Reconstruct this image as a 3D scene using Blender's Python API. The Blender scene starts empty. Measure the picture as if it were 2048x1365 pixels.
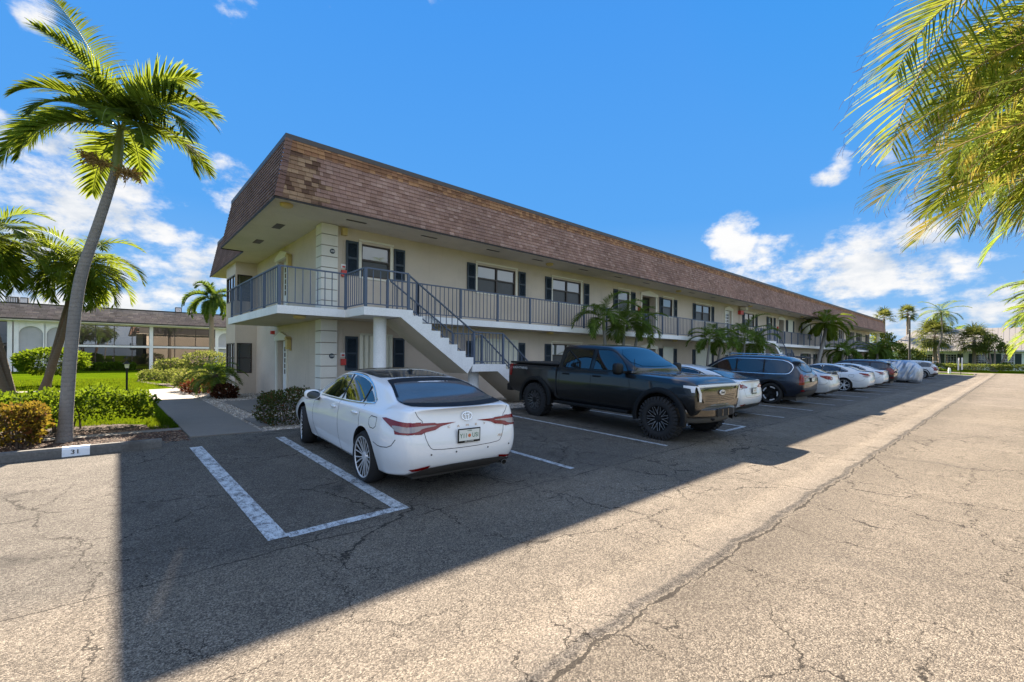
import bpy, bmesh, math, random
import numpy as np
from mathutils import Vector, Matrix, noise
from mathutils.bvhtree import BVHTree
random.seed(7); RNG = np.random.default_rng(11)
scn = bpy.context.scene
COL = scn.collection
PI = math.pi
R = math.radians

# ------------------------------------------------------------------ helpers
def tag(o, label=None, cat=None, group=None, kind=None):
    if label: o['label'] = label
    if cat: o['category'] = cat
    if group: o['group'] = group
    if kind: o['kind'] = kind
    return o
def empty(name, loc=(0,0,0), rot=(0,0,0)):
    o = bpy.data.objects.new(name, None); COL.objects.link(o)
    o.location = loc; o.rotation_euler = rot; o.empty_display_size = .2
    return o
def link(name, me, parent=None, mats=None):
    o = bpy.data.objects.new(name, me); COL.objects.link(o)
    if parent: o.parent = parent
    if mats is not None:
        n=len(me.polygons); ix=np.zeros(n,dtype=np.int32); me.polygons.foreach_get('material_index',ix)
        me.materials.clear()
        for m in (mats if isinstance(mats, (list,tuple)) else [mats]): me.materials.append(m)
        ix=np.minimum(ix,len(me.materials)-1).astype(np.int32); me.polygons.foreach_set('material_index',ix); me.update()
    return o
def clone(o, parent=None):
    c = o.copy(); COL.objects.link(c); c.parent = parent
    for ch in o.children: clone(ch, c)
    return c
class MB:
    def __init__(s): s.v=[]; s.f=[]; s.m=[]
    def add(s, vs, fs, m=0):
        b=len(s.v); s.v+= [tuple(p) for p in vs]
        for f in fs: s.f.append(tuple(b+i for i in f)); s.m.append(m)
    def quad(s, a,b,c,d, m=0): s.add([a,b,c,d],[(0,1,2,3)],m)
    def box(s, x0,x1,y0,y1,z0,z1, m=0):
        s.add([(x0,y0,z0),(x1,y0,z0),(x1,y1,z0),(x0,y1,z0),(x0,y0,z1),(x1,y0,z1),(x1,y1,z1),(x0,y1,z1)],
              [(0,3,2,1),(4,5,6,7),(0,1,5,4),(1,2,6,5),(2,3,7,6),(3,0,4,7)],m)
    def mbox(s, M, u0,u1,d0,d1,z0,z1, m=0):
        P=[M(u0,d0,z0),M(u1,d0,z0),M(u1,d1,z0),M(u0,d1,z0),M(u0,d0,z1),M(u1,d0,z1),M(u1,d1,z1),M(u0,d1,z1)]
        s.add(P,[(0,3,2,1),(4,5,6,7),(0,1,5,4),(1,2,6,5),(2,3,7,6),(3,0,4,7)],m)
    def prism(s, poly, fn, a, b, m=0):
        n=len(poly); s.add([fn(p,a) for p in poly]+[fn(p,b) for p in poly],
            [tuple(range(n-1,-1,-1)), tuple(range(n,2*n))]+[(i,(i+1)%n,n+(i+1)%n,n+i) for i in range(n)], m)
    def tube(s, pts, rs, n=8, m=0, cap=True):
        pts=[Vector(p) for p in pts]; k=len(pts)
        if not isinstance(rs,(list,tuple)): rs=[rs]*k
        vs=[]; up=None
        for i,p in enumerate(pts):
            d=(pts[min(i+1,k-1)]-pts[max(i-1,0)]).normalized()
            if up is None: up=Vector((0,0,1)) if abs(d.z)<.9 else Vector((1,0,0))
            a=d.cross(up).normalized(); b=a.cross(d).normalized(); up=b
            for j in range(n):
                t=2*PI*j/n; vs.append(p+(a*math.cos(t)+b*math.sin(t))*rs[i])
        fs=[(i*n+j,i*n+(j+1)%n,(i+1)*n+(j+1)%n,(i+1)*n+j) for i in range(k-1) for j in range(n)]
        if cap: fs+= [tuple(range(n)), tuple((k-1)*n+j for j in range(n))]
        s.add(vs,fs,m)
    def lathe(s, prof, n=32, fn=None, m=0, close=False):
        # prof: list (axial, radius); default axis z
        fn = fn or (lambda a,r,t:(r*math.cos(t),r*math.sin(t),a))
        k=len(prof); vs=[fn(a,r,2*PI*j/n) for a,r in prof for j in range(n)]
        fs=[(i*n+j,i*n+(j+1)%n,(i+1)*n+(j+1)%n,(i+1)*n+j) for i in range(k-1) for j in range(n)]
        if close: fs+= [tuple(range(n)), tuple((k-1)*n+j for j in range(n))]
        s.add(vs,fs,m)
    def build(s, name, mats=None, parent=None, smooth=None):
        me=bpy.data.meshes.new(name); me.from_pydata(s.v,[],s.f)
        me.polygons.foreach_set('material_index', s.m)
        if smooth is not None:
            me.shade_smooth(); me.set_sharp_from_angle(angle=R(smooth))
        me.update()
        return link(name, me, parent, mats)
def zg(x, y):
    z = 0. if y<3 else min(.03*(y-3), .19)
    if y>35: z -= .14*min(1,(y-35)/15)
    if x>79: z += .42*min(1,(x-79)/14)**1.5
    return z
# ------------------------------------------------------------------ materials
class N:
    def __init__(s, name, world=False):
        if world: s.o=bpy.data.worlds.new(name)
        else: s.o=bpy.data.materials.new(name)
        s.o.use_nodes=True; s.t=s.o.node_tree; s.t.nodes.clear()
    def n(s, typ, ins=None, **kw):
        nd=s.t.nodes.new(typ)
        for k,v in kw.items(): setattr(nd,k,v)
        for k,v in (ins or {}).items(): s.set(nd.inputs[k], v)
        return nd
    def set(s, inp, v):
        if isinstance(v, bpy.types.Node): v=v.outputs[0]
        if isinstance(v, bpy.types.NodeSocket): s.t.links.new(v, inp)
        else:
            if inp.type=='RGBA' and len(v)==3: v=(*v,1)
            inp.default_value=v
    def math(s, op, a, b=None, c=None, clamp=False):
        nd=s.n('ShaderNodeMath', operation=op, use_clamp=clamp); s.set(nd.inputs[0],a)
        if b is not None: s.set(nd.inputs[1],b)
        if c is not None: s.set(nd.inputs[2],c)
        return nd.outputs[0]
    def vmath(s, op, a, b=None, out=0):
        nd=s.n('ShaderNodeVectorMath', operation=op); s.set(nd.inputs[0],a)
        if b is not None: s.set(nd.inputs[1],b)
        return nd.outputs[out]
    def mix(s, f, a, b, typ='MIX'):
        nd=s.n('ShaderNodeMix', data_type='RGBA', blend_type=typ)
        s.set(nd.inputs[0],f); s.set(nd.inputs[6],a); s.set(nd.inputs[7],b); return nd.outputs[2]
    def ramp(s, f, stops, interp='LINEAR'):
        nd=s.n('ShaderNodeValToRGB'); s.set(nd.inputs[0],f); cr=nd.color_ramp; cr.interpolation=interp
        while len(cr.elements)<len(stops): cr.elements.new(.5)
        for e,(p,c) in zip(cr.elements,stops):
            e.position=p; e.color=(*c,1) if not isinstance(c,(int,float)) else (c,c,c,1)
        return nd.outputs[0]
    def noise(s, vec, scale, detail=4, rough=.55, out=0, dim='3D'):
        return s.n('ShaderNodeTexNoise',{'Vector':vec,'Scale':scale,'Detail':detail,'Roughness':rough}, noise_dimensions=dim).outputs[out]
    def smooth(s, v, a, b, lo=0., hi=1.):
        return s.n('ShaderNodeMapRange',{'Value':v,'From Min':a,'From Max':b,'To Min':lo,'To Max':hi}, interpolation_type='SMOOTHSTEP').outputs[0]
    def co(s): return s.n('ShaderNodeTexCoord').outputs['Object']
    def pos(s): return s.n('ShaderNodeNewGeometry').outputs['Position']
    def bump(s, h, st=.3, dist=.01):
        return s.n('ShaderNodeBump',{'Height':h,'Strength':st,'Distance':dist}).outputs[0]
    def bsdf(s, **k):
        b=s.n('ShaderNodeBsdfPrincipled')
        for a,v in k.items(): s.set(b.inputs[a.replace('_',' ')], v)
        return b
    def out(s, sh, sock='Surface'):
        o=s.n('ShaderNodeOutputMaterial'); s.set(o.inputs[sock], sh); return s.o
def M_(name, col, rough=.6, metal=0., coat=0., spec=.5, var=.12, vs=6., bump=0., bs=60., bd=.004, dirt=0.):
    n=N(name); p=n.co(); c=tuple(col)
    c1=tuple(max(0,x*(1-var)) for x in c); c2=tuple(min(1,x*(1+var)) for x in c)
    nz=n.noise(p,vs,5,.6)
    cc=n.mix(nz,c1,c2)
    if dirt:
        d=n.smooth(n.noise(p,1.7,6,.65),.5,.75); cc=n.mix(n.math('MULTIPLY',d,dirt),cc,tuple(x*.45 for x in c))
    k=dict(Base_Color=cc, Roughness=rough, Metallic=metal, Coat_Weight=coat, Specular_IOR_Level=spec)
    if coat: k['Coat_Roughness']=.03
    if bump: k['Normal']=n.bump(n.noise(p,bs,3,.6),bump,bd)
    return n.out(n.bsdf(**k))
def leafmat(name, dark, light, trans, tw=.4, rough=.62, sc=3., third=None):
    n=N(name); p=n.pos()
    f=n.smooth(n.noise(p,sc,3,.6),.3,.7); c=n.mix(f,dark,light)
    q=n.vmath('SCALE',p); q.node.inputs['Scale'].default_value=18.
    wn=n.n('ShaderNodeTexWhiteNoise',{'Vector':n.vmath('FLOOR',q)},noise_dimensions='3D')
    r=wn.outputs[0]
    c=n.mix(n.math('MULTIPLY',n.math('POWER',r,1.5),.85),c,tuple(x*.35 for x in dark))
    if third: c=n.mix(n.smooth(n.noise(p,sc*2.3,2,.5),.52,.64),c,third)
    b=n.bsdf(Base_Color=c,Roughness=.85,Specular_IOR_Level=.06)
    tc=n.mix(.5,c,trans)
    t=n.n('ShaderNodeBsdfTranslucent',{'Color':tc if not third else n.mix(.35,c,trans)})
    m=n.n('ShaderNodeMixShader',{0:tw,1:b.outputs[0],2:t.outputs[0]})
    return n.out(m)

def m_asphalt(name='asphalt_surface'):
    n=N(name); p=n.pos(); sep=n.n('ShaderNodeSeparateXYZ',{0:p}); X,Y=sep.outputs[0],sep.outputs[1]
    grain=n.noise(p,170,3,.85); big=n.noise(p,.45,5,.6); mid=n.noise(p,4.5,5,.65)
    vor=n.n('ShaderNodeTexVoronoi',{'Vector':p,'Scale':125.,'Randomness':1.},feature='F1')
    stone=n.n('ShaderNodeSeparateColor',{0:vor.outputs['Color']}).outputs[0]
    g=n.math('ADD',n.math('MULTIPLY',grain,.5),n.math('MULTIPLY',stone,.5))
    col=n.ramp(g,[(.22,(.052,.045,.037)),(.42,(.122,.104,.083)),(.58,(.183,.157,.124)),(.80,(.33,.29,.23))])
    f=n.smooth(big,.3,.72,.82,1.14); col=n.mix(1.,col,f,'MULTIPLY')
    f=n.smooth(mid,.2,.8,.86,1.12); col=n.mix(1.,col,f,'MULTIPLY')
    # parked area: slightly darker asphalt, with the building's cool shade mixed into its colour
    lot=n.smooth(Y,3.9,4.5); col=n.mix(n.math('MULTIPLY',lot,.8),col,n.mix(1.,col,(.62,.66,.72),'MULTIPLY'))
    # dark tyre scuffs crossing the drive
    st=n.noise(n.vmath('MULTIPLY',p,(1.3,.16,1.)),1.4,5,.6); st=n.smooth(st,.55,.75); rt=n.math('MULTIPLY',n.smooth(Y,2.2,1.0),.30)
    col=n.mix(n.math('MULTIPLY',st,rt),col,(.045,.042,.04))
    # oil stains in the bays
    oil=n.math('MULTIPLY',n.smooth(n.noise(p,1.3,5,.65),.56,.72),n.math('MULTIPLY',n.smooth(Y,4.3,5.2),.7)); col=n.mix(oil,col,(.02,.019,.018))
    # cracks
    w=n.noise(p,1.6,6,.65,out=1); wp=n.vmath('ADD',p,n.vmath('MULTIPLY',n.vmath('SUBTRACT',w,(.5,.5,.5)),(.75,.75,0)))
    wf=n.noise(p,9,4,.6,out=1); wp=n.vmath('ADD',wp,n.vmath('MULTIPLY',n.vmath('SUBTRACT',wf,(.5,.5,.5)),(.09,.09,0)))
    wp=n.vmath('MULTIPLY',wp,(1,1,0))
    def crk(scale, wd, lo, hi, nsc):
        v=n.n('ShaderNodeTexVoronoi',{'Vector':wp,'Scale':scale},feature='DISTANCE_TO_EDGE').outputs['Distance']
        mask=n.smooth(n.noise(p,nsc,3,.55),lo,hi)
        ww=n.math('MULTIPLY',mask,wd)
        return n.math('MULTIPLY',n.math('LESS_THAN',v,ww),1.)
    c1=crk(.62,.0046,.34,.58,.55); c2=crk(1.6,.0072,.44,.66,.9); c3=crk(5.0,.018,.56,.74,.7)
    cr=n.math('MAXIMUM',n.math('MAXIMUM',c1,c2),n.math('MULTIPLY',c3,.7))
    # long open seam along the drive + joint along the bays
    wob=n.math('SUBTRACT',n.noise(n.vmath('MULTIPLY',p,(1,0,0)),1.3,6,.62),.5)
    wob2=n.math('SUBTRACT',n.noise(n.vmath('MULTIPLY',p,(1,.2,0)),7,4,.6),.5)
    yo=n.math('ADD',n.math('MULTIPLY',wob,.34),n.math('MULTIPLY',wob2,.07))
    d1=n.math('ABSOLUTE',n.math('SUBTRACT',n.math('SUBTRACT',Y,1.64),yo))
    wid=n.smooth(n.noise(n.vmath('MULTIPLY',p,(1,0,0)),1.9,4,.6),.40,.62,.003,.022)
    s1=n.math('LESS_THAN',d1,wid)
    rough1=n.smooth(d1,.30,.02); rubble=n.math('MULTIPLY',rough1,n.smooth(n.noise(p,26,4,.7),.5,.68))
    col=n.mix(n.math('MULTIPLY',rubble,.7),col,(.035,.03,.026))
    yb=n.math('SUBTRACT',n.math('ADD',1.64,yo),Y); below=n.math('MULTIPLY',n.smooth(yb,.0,.04),n.math('MULTIPLY',n.smooth(yb,.8,.10),n.smooth(mid,.25,.6))); col=n.mix(n.math('MULTIPLY',below,.33),col,(.06,.05,.038))
    ridge=n.math('MULTIPLY',n.smooth(yb,-.02,-.12),n.smooth(yb,-.55,-.25)); col=n.mix(n.math('MULTIPLY',ridge,.10),col,(.30,.27,.23))
    yo2=n.math('ADD',n.math('MULTIPLY',wob,.22),n.math('MULTIPLY',wob2,.05))
    d2=n.math('ABSOLUTE',n.math('SUBTRACT',n.math('SUBTRACT',Y,4.17),yo2))
    s2=n.math('LESS_THAN',d2,n.smooth(n.noise(n.vmath('MULTIPLY',p,(1,0,0)),1.1,3,.6),.35,.6,.001,.010))
    allc=n.math('MAXIMUM',n.math('MAXIMUM',s1,s2),cr)
    col=n.mix(n.math('MULTIPLY',allc,.82),col,(.016,.013,.010))
    h=n.math('SUBTRACT',n.math('ADD',n.math('MULTIPLY',vor.outputs['Distance'],-.8),n.math('MULTIPLY',grain,.8)),n.math('MULTIPLY',allc,2.0))
    h=n.math('ADD',h,n.math('MULTIPLY',ridge,5.0))
    return n.out(n.bsdf(Base_Color=col,Roughness=.88,Specular_IOR_Level=.25,Normal=n.bump(h,.85,.008)))
def m_paint(name, base=(.72,.74,.76), under=(.075,.075,.078), wear=.525, sc=14):
    n=N(name); p=n.pos()
    a=n.noise(n.vmath('MULTIPLY',p,(1,.55,1)),sc,9,.85); b=n.noise(p,120,3,.8)
    f=n.math('ADD',n.math('MULTIPLY',a,.62),n.math('MULTIPLY',b,.38)); f=n.smooth(f,wear-.05,wear+.05)
    c=n.mix(f,base,under)
    return n.out(n.bsdf(Base_Color=c,Roughness=.75,Normal=n.bump(b,.5,.004)))
def m_shingle(name, along, pal, rowh, colw, zoff=0., patch=None, top=None):
    n=N(name); p=n.pos(); s=n.n('ShaderNodeSeparateXYZ',{0:p}); U=s.outputs[along]; Z=s.outputs[2]
    row=n.math('FLOOR',n.math('DIVIDE',n.math('SUBTRACT',Z,zoff),rowh))
    off=n.n('ShaderNodeTexWhiteNoise',{'W':row},noise_dimensions='1D').outputs[0]
    u=n.math('ADD',n.math('DIVIDE',U,colw),n.math('MULTIPLY',off,7.3)); cx=n.math('FLOOR',u); fr=n.math('SUBTRACT',u,cx)
    wn=n.n('ShaderNodeTexWhiteNoise',{'Vector':n.n('ShaderNodeCombineXYZ',{0:cx,1:row})},noise_dimensions='3D').outputs[0]
    c=n.ramp(wn,[(i/(len(pal)-1),q) for i,q in enumerate(pal[0:])])
    if patch:
        xm,pal2=patch; c2=n.ramp(wn,[(i/(len(pal2)-1),q) for i,q in enumerate(pal2)],'CONSTANT')
        nx=n.math('ADD',U,n.math('MULTIPLY',off,.5)); c=n.mix(n.math('LESS_THAN',nx,xm),c,c2)
    if top:
        zt,pal3=top; c3=n.ramp(wn,[(i/(len(pal3)-1),q) for i,q in enumerate(pal3)],'CONSTANT')
        c=n.mix(n.math('GREATER_THAN',n.math('ADD',Z,n.math('MULTIPLY',wn,.08)),zt),c,c3)
    g=n.noise(p,140,3,.7); c=n.mix(1.,c,n.smooth(g,.2,.8,.72,1.25),'MULTIPLY')
    bg=n.noise(p,.8,4,.6); c=n.mix(1.,c,n.smooth(bg,.3,.7,.85,1.12),'MULTIPLY')
    gap=n.math('MAXIMUM',n.math('LESS_THAN',fr,.035),0.); c=n.mix(n.math('MULTIPLY',gap,.75),c,(.02,.016,.014))
    h=n.math('SUBTRACT',n.math('ADD',n.math('MULTIPLY',wn,.6),n.math('MULTIPLY',g,.3)),gap)
    return n.out(n.bsdf(Base_Color=c,Roughness=.9,Specular_IOR_Level=.2,Normal=n.bump(h,.6,.01)))
def m_stucco(name, col, var=.06, sc=55, bd=.012):
    n=N(name); p=n.pos(); v=n.noise(p,sc,4,.7)
    c=n.mix(v,tuple(x*.72 for x in col),tuple(min(1,x*1.22) for x in col))
    b=n.noise(p,.7,5,.6); c=n.mix(1.,c,n.smooth(b,.3,.7,1-var,1+var),'MULTIPLY')
    st=n.noise(n.vmath('MULTIPLY',p,(1,1,.12)),3.,4,.6); c=n.mix(n.math('MULTIPLY',n.smooth(st,.54,.74),.24),c,tuple(x*.6 for x in col))
    return n.out(n.bsdf(Base_Color=c,Roughness=.92,Specular_IOR_Level=.15,Normal=n.bump(v,.7,bd)))
def m_glass(name, col=(.012,.014,.016), rough=.02, coat=0.):
    n=N(name); return n.out(n.bsdf(Base_Color=col,Roughness=rough,Specular_IOR_Level=.9,IOR=1.6))
def m_clearglass(name, tint=(.7,.75,.75), amt=.6):
    n=N(name); g=n.n('ShaderNodeBsdfGlossy',{'Roughness':.01,'Color':(1,1,1)}); t=n.n('ShaderNodeBsdfTransparent',{'Color':tint})
    fr=n.n('ShaderNodeFresnel',{'IOR':1.65}); f=n.math('ADD',fr.outputs[0],amt*.12,clamp=True)
    return n.out(n.n('ShaderNodeMixShader',{0:f,1:t.outputs[0],2:g.outputs[0]}))
def m_carpaint(name, col, flake=0., metal=0., rough=.35, ior=1.5):
    n=N(name); p=n.co()
    c=col
    d=n.noise(p,3.,4,.6); c=n.mix(n.smooth(d,.4,.8,0,.12),col,tuple(x*.8 for x in col))
    return n.out(n.bsdf(Base_Color=c,Roughness=rough,Metallic=metal,Coat_Weight=1.,Coat_Roughness=.012,Coat_IOR=ior))
def m_ground(name, kind):
    n=N(name); p=n.pos()
    if kind=='grass':
        a=n.noise(p,.5,5,.6); b=n.noise(p,28,5,.75); f=n.math('ADD',n.math('MULTIPLY',a,.45),n.math('MULTIPLY',b,.55))
        c=n.ramp(f,[(.25,(.022,.045,.003)),(.45,(.055,.095,.004)),(.6,(.090,.138,.005)),(.8,(.15,.19,.010))])
        return n.out(n.bsdf(Base_Color=n.mix(1.,c,(.85,.85,.7),'MULTIPLY'),Roughness=1.,Specular_IOR_Level=0.,Normal=n.bump(b,.9,.03)))
    if kind=='mulch':
        b=n.noise(p,38,5,.75); v=n.n('ShaderNodeTexVoronoi',{'Vector':p,'Scale':45.}); 
        c=n.ramp(b,[(.3,(.012,.007,.005)),(.5,(.05,.028,.018)),(.66,(.13,.08,.055)),(.8,(.33,.25,.18))])
        return n.out(n.bsdf(Base_Color=c,Roughness=.9,Normal=n.bump(n.math('ADD',b,v.outputs['Distance']),1.,.03)))
    if kind=='gravel':
        v=n.n('ShaderNodeTexVoronoi',{'Vector':p,'Scale':30.}); s=n.n('ShaderNodeSeparateColor',{0:v.outputs['Color']}).outputs[0]
        c=n.ramp(s,[(0,(.20,.17,.14)),(.4,(.36,.32,.27)),(.75,(.50,.46,.40)),(1,(.62,.58,.52))]); c=n.mix(n.smooth(v.outputs['Distance'],.45,.75),c,(.06,.05,.045))
        return n.out(n.bsdf(Base_Color=c,Roughness=.85,Normal=n.bump(n.math('MULTIPLY',v.outputs['Distance'],-1.),1.,.02)))
    if kind=='concrete':
        a=n.noise(p,1.3,6,.65); b=n.noise(p,70,4,.7)
        c=n.mix(a,(.125,.112,.097),(.20,.18,.155)); c=n.mix(1.,c,n.smooth(b,.2,.8,.78,1.2),'MULTIPLY')
        d=n.smooth(n.noise(p,3.2,5,.7),.58,.72,0,.35); c=n.mix(d,c,(.09,.08,.07))
        return n.out(n.bsdf(Base_Color=c,Roughness=.85,Normal=n.bump(b,.4,.006)))
MT=dict(
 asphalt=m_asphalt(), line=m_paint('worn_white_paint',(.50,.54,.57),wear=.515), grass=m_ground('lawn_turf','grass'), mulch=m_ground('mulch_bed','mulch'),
 gravel=m_ground('gravel_bed','gravel'), conc=m_ground('concrete_walk','concrete'),
 stop=M_('stop_concrete',(.115,.112,.105),.9,var=.6,vs=30,bump=.8,bs=70,dirt=.8), stopw=m_paint('stop_white_paint',(.72,.76,.80),(.14,.13,.12),.60,14),
 wall=m_stucco('beige_stucco',(.60,.515,.43)), soffit=m_stucco('soffit_stucco',(.62,.56,.47),sc=40), white=m_stucco('white_masonry',(.86,.87,.88),sc=30,bd=.004),
 quoin=m_stucco('quoin_paint',(.72,.70,.64),sc=60,bd=.005), groove=M_('groove_brown',(.26,.23,.19),.9),
 rail=M_('blue_grey_rail_paint',(.075,.105,.165),.45,var=.1), railb=M_('rail_dark_paint',(.04,.055,.09),.45,var=.1),
 shutter=M_('shutter_slate_paint',(.026,.042,.062),.55,var=.15), trim=M_('cream_trim',(.74,.70,.60),.7), doorw=M_('white_door_paint',(.75,.76,.76),.5),
 bronze=M_('dark_bronze_frame',(.035,.022,.016),.4,var=.2), blind=M_('light_blind',(.72,.75,.76),.8,var=.05), blindy=M_('cream_blind',(.60,.56,.44),.8),
 screen=M_('insect_screen',(.055,.058,.06),.6), dark=M_('dark_interior',(.02,.018,.016),.8), storm=M_('storm_panel_metal',(.62,.61,.52),.5,metal=.15,var=.1),
 lamp=M_('aged_lamp_cover',(.55,.42,.16),.5), red=M_('red_alarm_paint',(.55,.05,.04),.45), signw=M_('sign_white',(.75,.75,.74),.5), black=M_('black_plastic',(.006,.006,.0065),.5,spec=.3,var=.1),
 brick=M_('brown_riser',(.075,.045,.035),.85,var=.25), flash=M_('roof_flashing',(.055,.05,.05),.5), fasc=M_('dark_fascia',(.02,.016,.014),.7),
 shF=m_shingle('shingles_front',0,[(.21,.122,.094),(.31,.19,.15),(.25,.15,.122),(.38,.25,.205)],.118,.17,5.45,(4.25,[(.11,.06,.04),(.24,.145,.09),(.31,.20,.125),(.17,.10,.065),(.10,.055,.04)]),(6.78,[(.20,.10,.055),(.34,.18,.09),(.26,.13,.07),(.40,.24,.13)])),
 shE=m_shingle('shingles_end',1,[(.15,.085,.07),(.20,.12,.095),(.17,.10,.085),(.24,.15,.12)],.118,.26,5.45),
 shL=m_shingle('shingles_far',0,[(.19,.145,.12),(.31,.24,.19),(.24,.18,.155),(.40,.31,.25)],.13,.5,5.2),
 glass=m_clearglass('window_glass',amt=.6), lowglass=M_('screened_pane',(.055,.060,.065),.35,spec=.4,var=.35,vs=2.5), dglass=m_glass('dark_glass'), cglass=m_glass('car_glass',(.006,.008,.009),.01),
 lglass=m_glass('lens_glass',(.03,.03,.03),.05),
 chrome=M_('chrome',(.75,.75,.76),.12,metal=1.,var=.03), alloy=M_('silver_alloy',(.66,.67,.69),.30,metal=.35,var=.05), tyre=M_('tyre_rubber',(.016,.016,.017),.85,var=.3,vs=40,bump=.4,bs=120),
 tail=M_('tail_lens',(.19,.002,.003),.12,coat=.2,var=.1,vs=20), clear=m_carpaint('clear_lens',(.30,.25,.24),rough=.15), drl=M_('headlamp_bar',(.70,.72,.75),.25,var=.02),
 machined=M_('machined_spoke',(.22,.22,.225),.35,metal=.4), gap=M_('panel_gap',(.01,.01,.011),.8,var=0.), well=M_('wheel_well_plastic',(.006,.006,.006),.9), under=M_('underbody_grey',(.05,.047,.043),.6),
 wpaint=m_carpaint('pearl_white_paint',(.78,.79,.80)), wpaint2=m_carpaint('white_car_paint',(.72,.74,.76)), spaint=m_carpaint('silver_white_paint',(.60,.63,.66),metal=.25),
 bpaint=m_carpaint('black_car_paint',(.0018,.0018,.002),ior=1.40), dusty=M_('dusty_rear_glass',(.075,.095,.11),.10,spec=.6,var=.25,vs=3), npaint=m_carpaint('navy_grey_paint',(.012,.018,.034),metal=.2,ior=1.42), hubdark=M_('wheel_back',(.008,.008,.008),.8), gpaint=m_carpaint('dark_plum_paint',(.035,.025,.03),metal=.3),
 cover=M_('silver_car_cover',(.40,.44,.50),.38,metal=.6,var=.2,vs=6), plate=M_('plate_white',(.70,.72,.68),.4), plategreen=M_('plate_green',(.02,.14,.06),.5), orange=M_('plate_orange',(.65,.17,.06),.5),
)
# ------------------------------------------------------------------ main apartment building
YW=13.0; XW=4.5; ZS=2.97; ZB=2.76; ZC=5.45; ZG=.12
FX=lambda u,d,z:(u,YW+d,z)          # long facade, faces -Y
EX=lambda u,d,z:(XW+d,u,z)          # end wall, faces -X
apt=empty('apartment_building',(40,19,.19))
tag(apt,'long two-storey beige apartment building with brown shingled mansard roof and blue-grey balcony railing','apartment building')
APT=[]
def keep(o):   # parent to the building without moving
    o.parent=apt; o.matrix_parent_inverse=Matrix.Translation((-40,-19,-.19)); return o
def wallpanel(mb, M, u0,u1,z0,z1, ops, rev=.12, m=0):
    us=sorted({u0,u1,*[x for o in ops for x in o[:2]]})
    for a,b in zip(us,us[1:]):
        if b-a<1e-6: continue
        zs=sorted([(o[2],o[3]) for o in ops if o[0]<=a+1e-6 and o[1]>=b-1e-6]); z=z0
        for p,q in zs:
            if p>z: mb.quad(M(a,0,z),M(b,0,z),M(b,0,p),M(a,0,p),m)
            z=q
        if z<z1: mb.quad(M(a,0,z),M(b,0,z),M(b,0,z1),M(a,0,z1),m)
    for a,b,p,q in ops:
        mb.quad(M(a,0,p),M(b,0,p),M(b,rev,p),M(a,rev,p),m); mb.quad(M(a,0,q),M(b,0,q),M(b,rev,q),M(a,rev,q),m)
        mb.quad(M(a,0,p),M(a,rev,p),M(a,rev,q),M(a,0,q),m); mb.quad(M(b,0,p),M(b,rev,p),M(b,rev,q),M(b,0,q),m)
UP=(4.10,5.07); LO=(1.31,2.31)
# kind, window span, shutters (left, right)
WU=[(1,5.60,6.52,5.12,6.64),(2,9.93,11.79,9.46,11.94),(2,13.91,15.75,13.44,15.94),(1,18.61,19.55,18.18,19.69),(1,22.83,23.83,22.40,23.95),
    (2,26.65,28.61,26.22,28.70),(2,34.04,35.86,33.62,36.05),(1,38.73,39.62,38.31,39.86),('p',43.28,44.40,42.80,44.46),('p',47.15,49.24,46.72,49.28),
    (2,51.0,52.9,50.58,52.98),(1,56.2,57.2,55.75,57.3),(1,60.4,61.4,59.95,61.5),(2,64.5,66.4,64.05,66.5),(2,68.5,70.3,68.05,70.4),(1,73.6,74.6,73.15,74.7)]
WL=[('p',5.54,6.58,5.12,6.64),('p',9.85,11.9,9.46,11.94),(2,13.91,15.75,13.44,15.94),(1,18.61,19.55,18.18,19.69),('p',22.81,23.9,22.40,23.95),
    ('p',26.60,28.65,26.22,28.70),(2,34.04,35.86,33.62,36.05),(1,38.73,39.62,38.31,39.86)]+[(1 if q[0]=='p' else q[0],)+q[1:] for q in WU[8:]]
PORT=[(20.66,22.0),(40.92,42.2)]; DOOR=[(30.75,31.75)]
ops=[]
for k,a,b,_,_ in WU:
    if k!='p': ops.append((a,b,*UP))
for k,a,b,_,_ in WL:
    if k!='p': ops.append((a,b,*LO))
for a,b in PORT: ops+=[(a,b,ZS,5.02),(a,b,ZG,2.24)]
for a,b in DOOR: ops+=[(a,b,ZS,5.02),(a,b,ZG,2.24)]
mb=MB(); wallpanel(mb,FX,XW,75.8,0.0,ZC+.3,ops)
keep(mb.build('wall',MT['wall']))
mb=MB(); EW=[(16.42,17.55,.19,2.25),(16.42,17.55,ZS,5.05)]
wallpanel(mb,EX,YW,25.3,0,ZC+.3,EW,.22)
keep(mb.build('wall',MT['wall']))
mb=MB(); mb.box(XW+.5,75.7,25.0,25.2,0,6.6); mb.quad((75.8,YW,0),(75.8,25.2,0),(75.8,25.2,5.6),(75.8,YW,5.6))
mb.box(4.9,75.4,13.6,24.9,5.6,6.3); keep(mb.build('wall',MT['wall']))
mb=MB(); mb.box(5.0,75.3,13.35,13.45,.1,5.5); mb.box(5.0,5.1,13.5,24.9,.1,5.5); keep(mb.build('inner_wall',MT['dark']))
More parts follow.
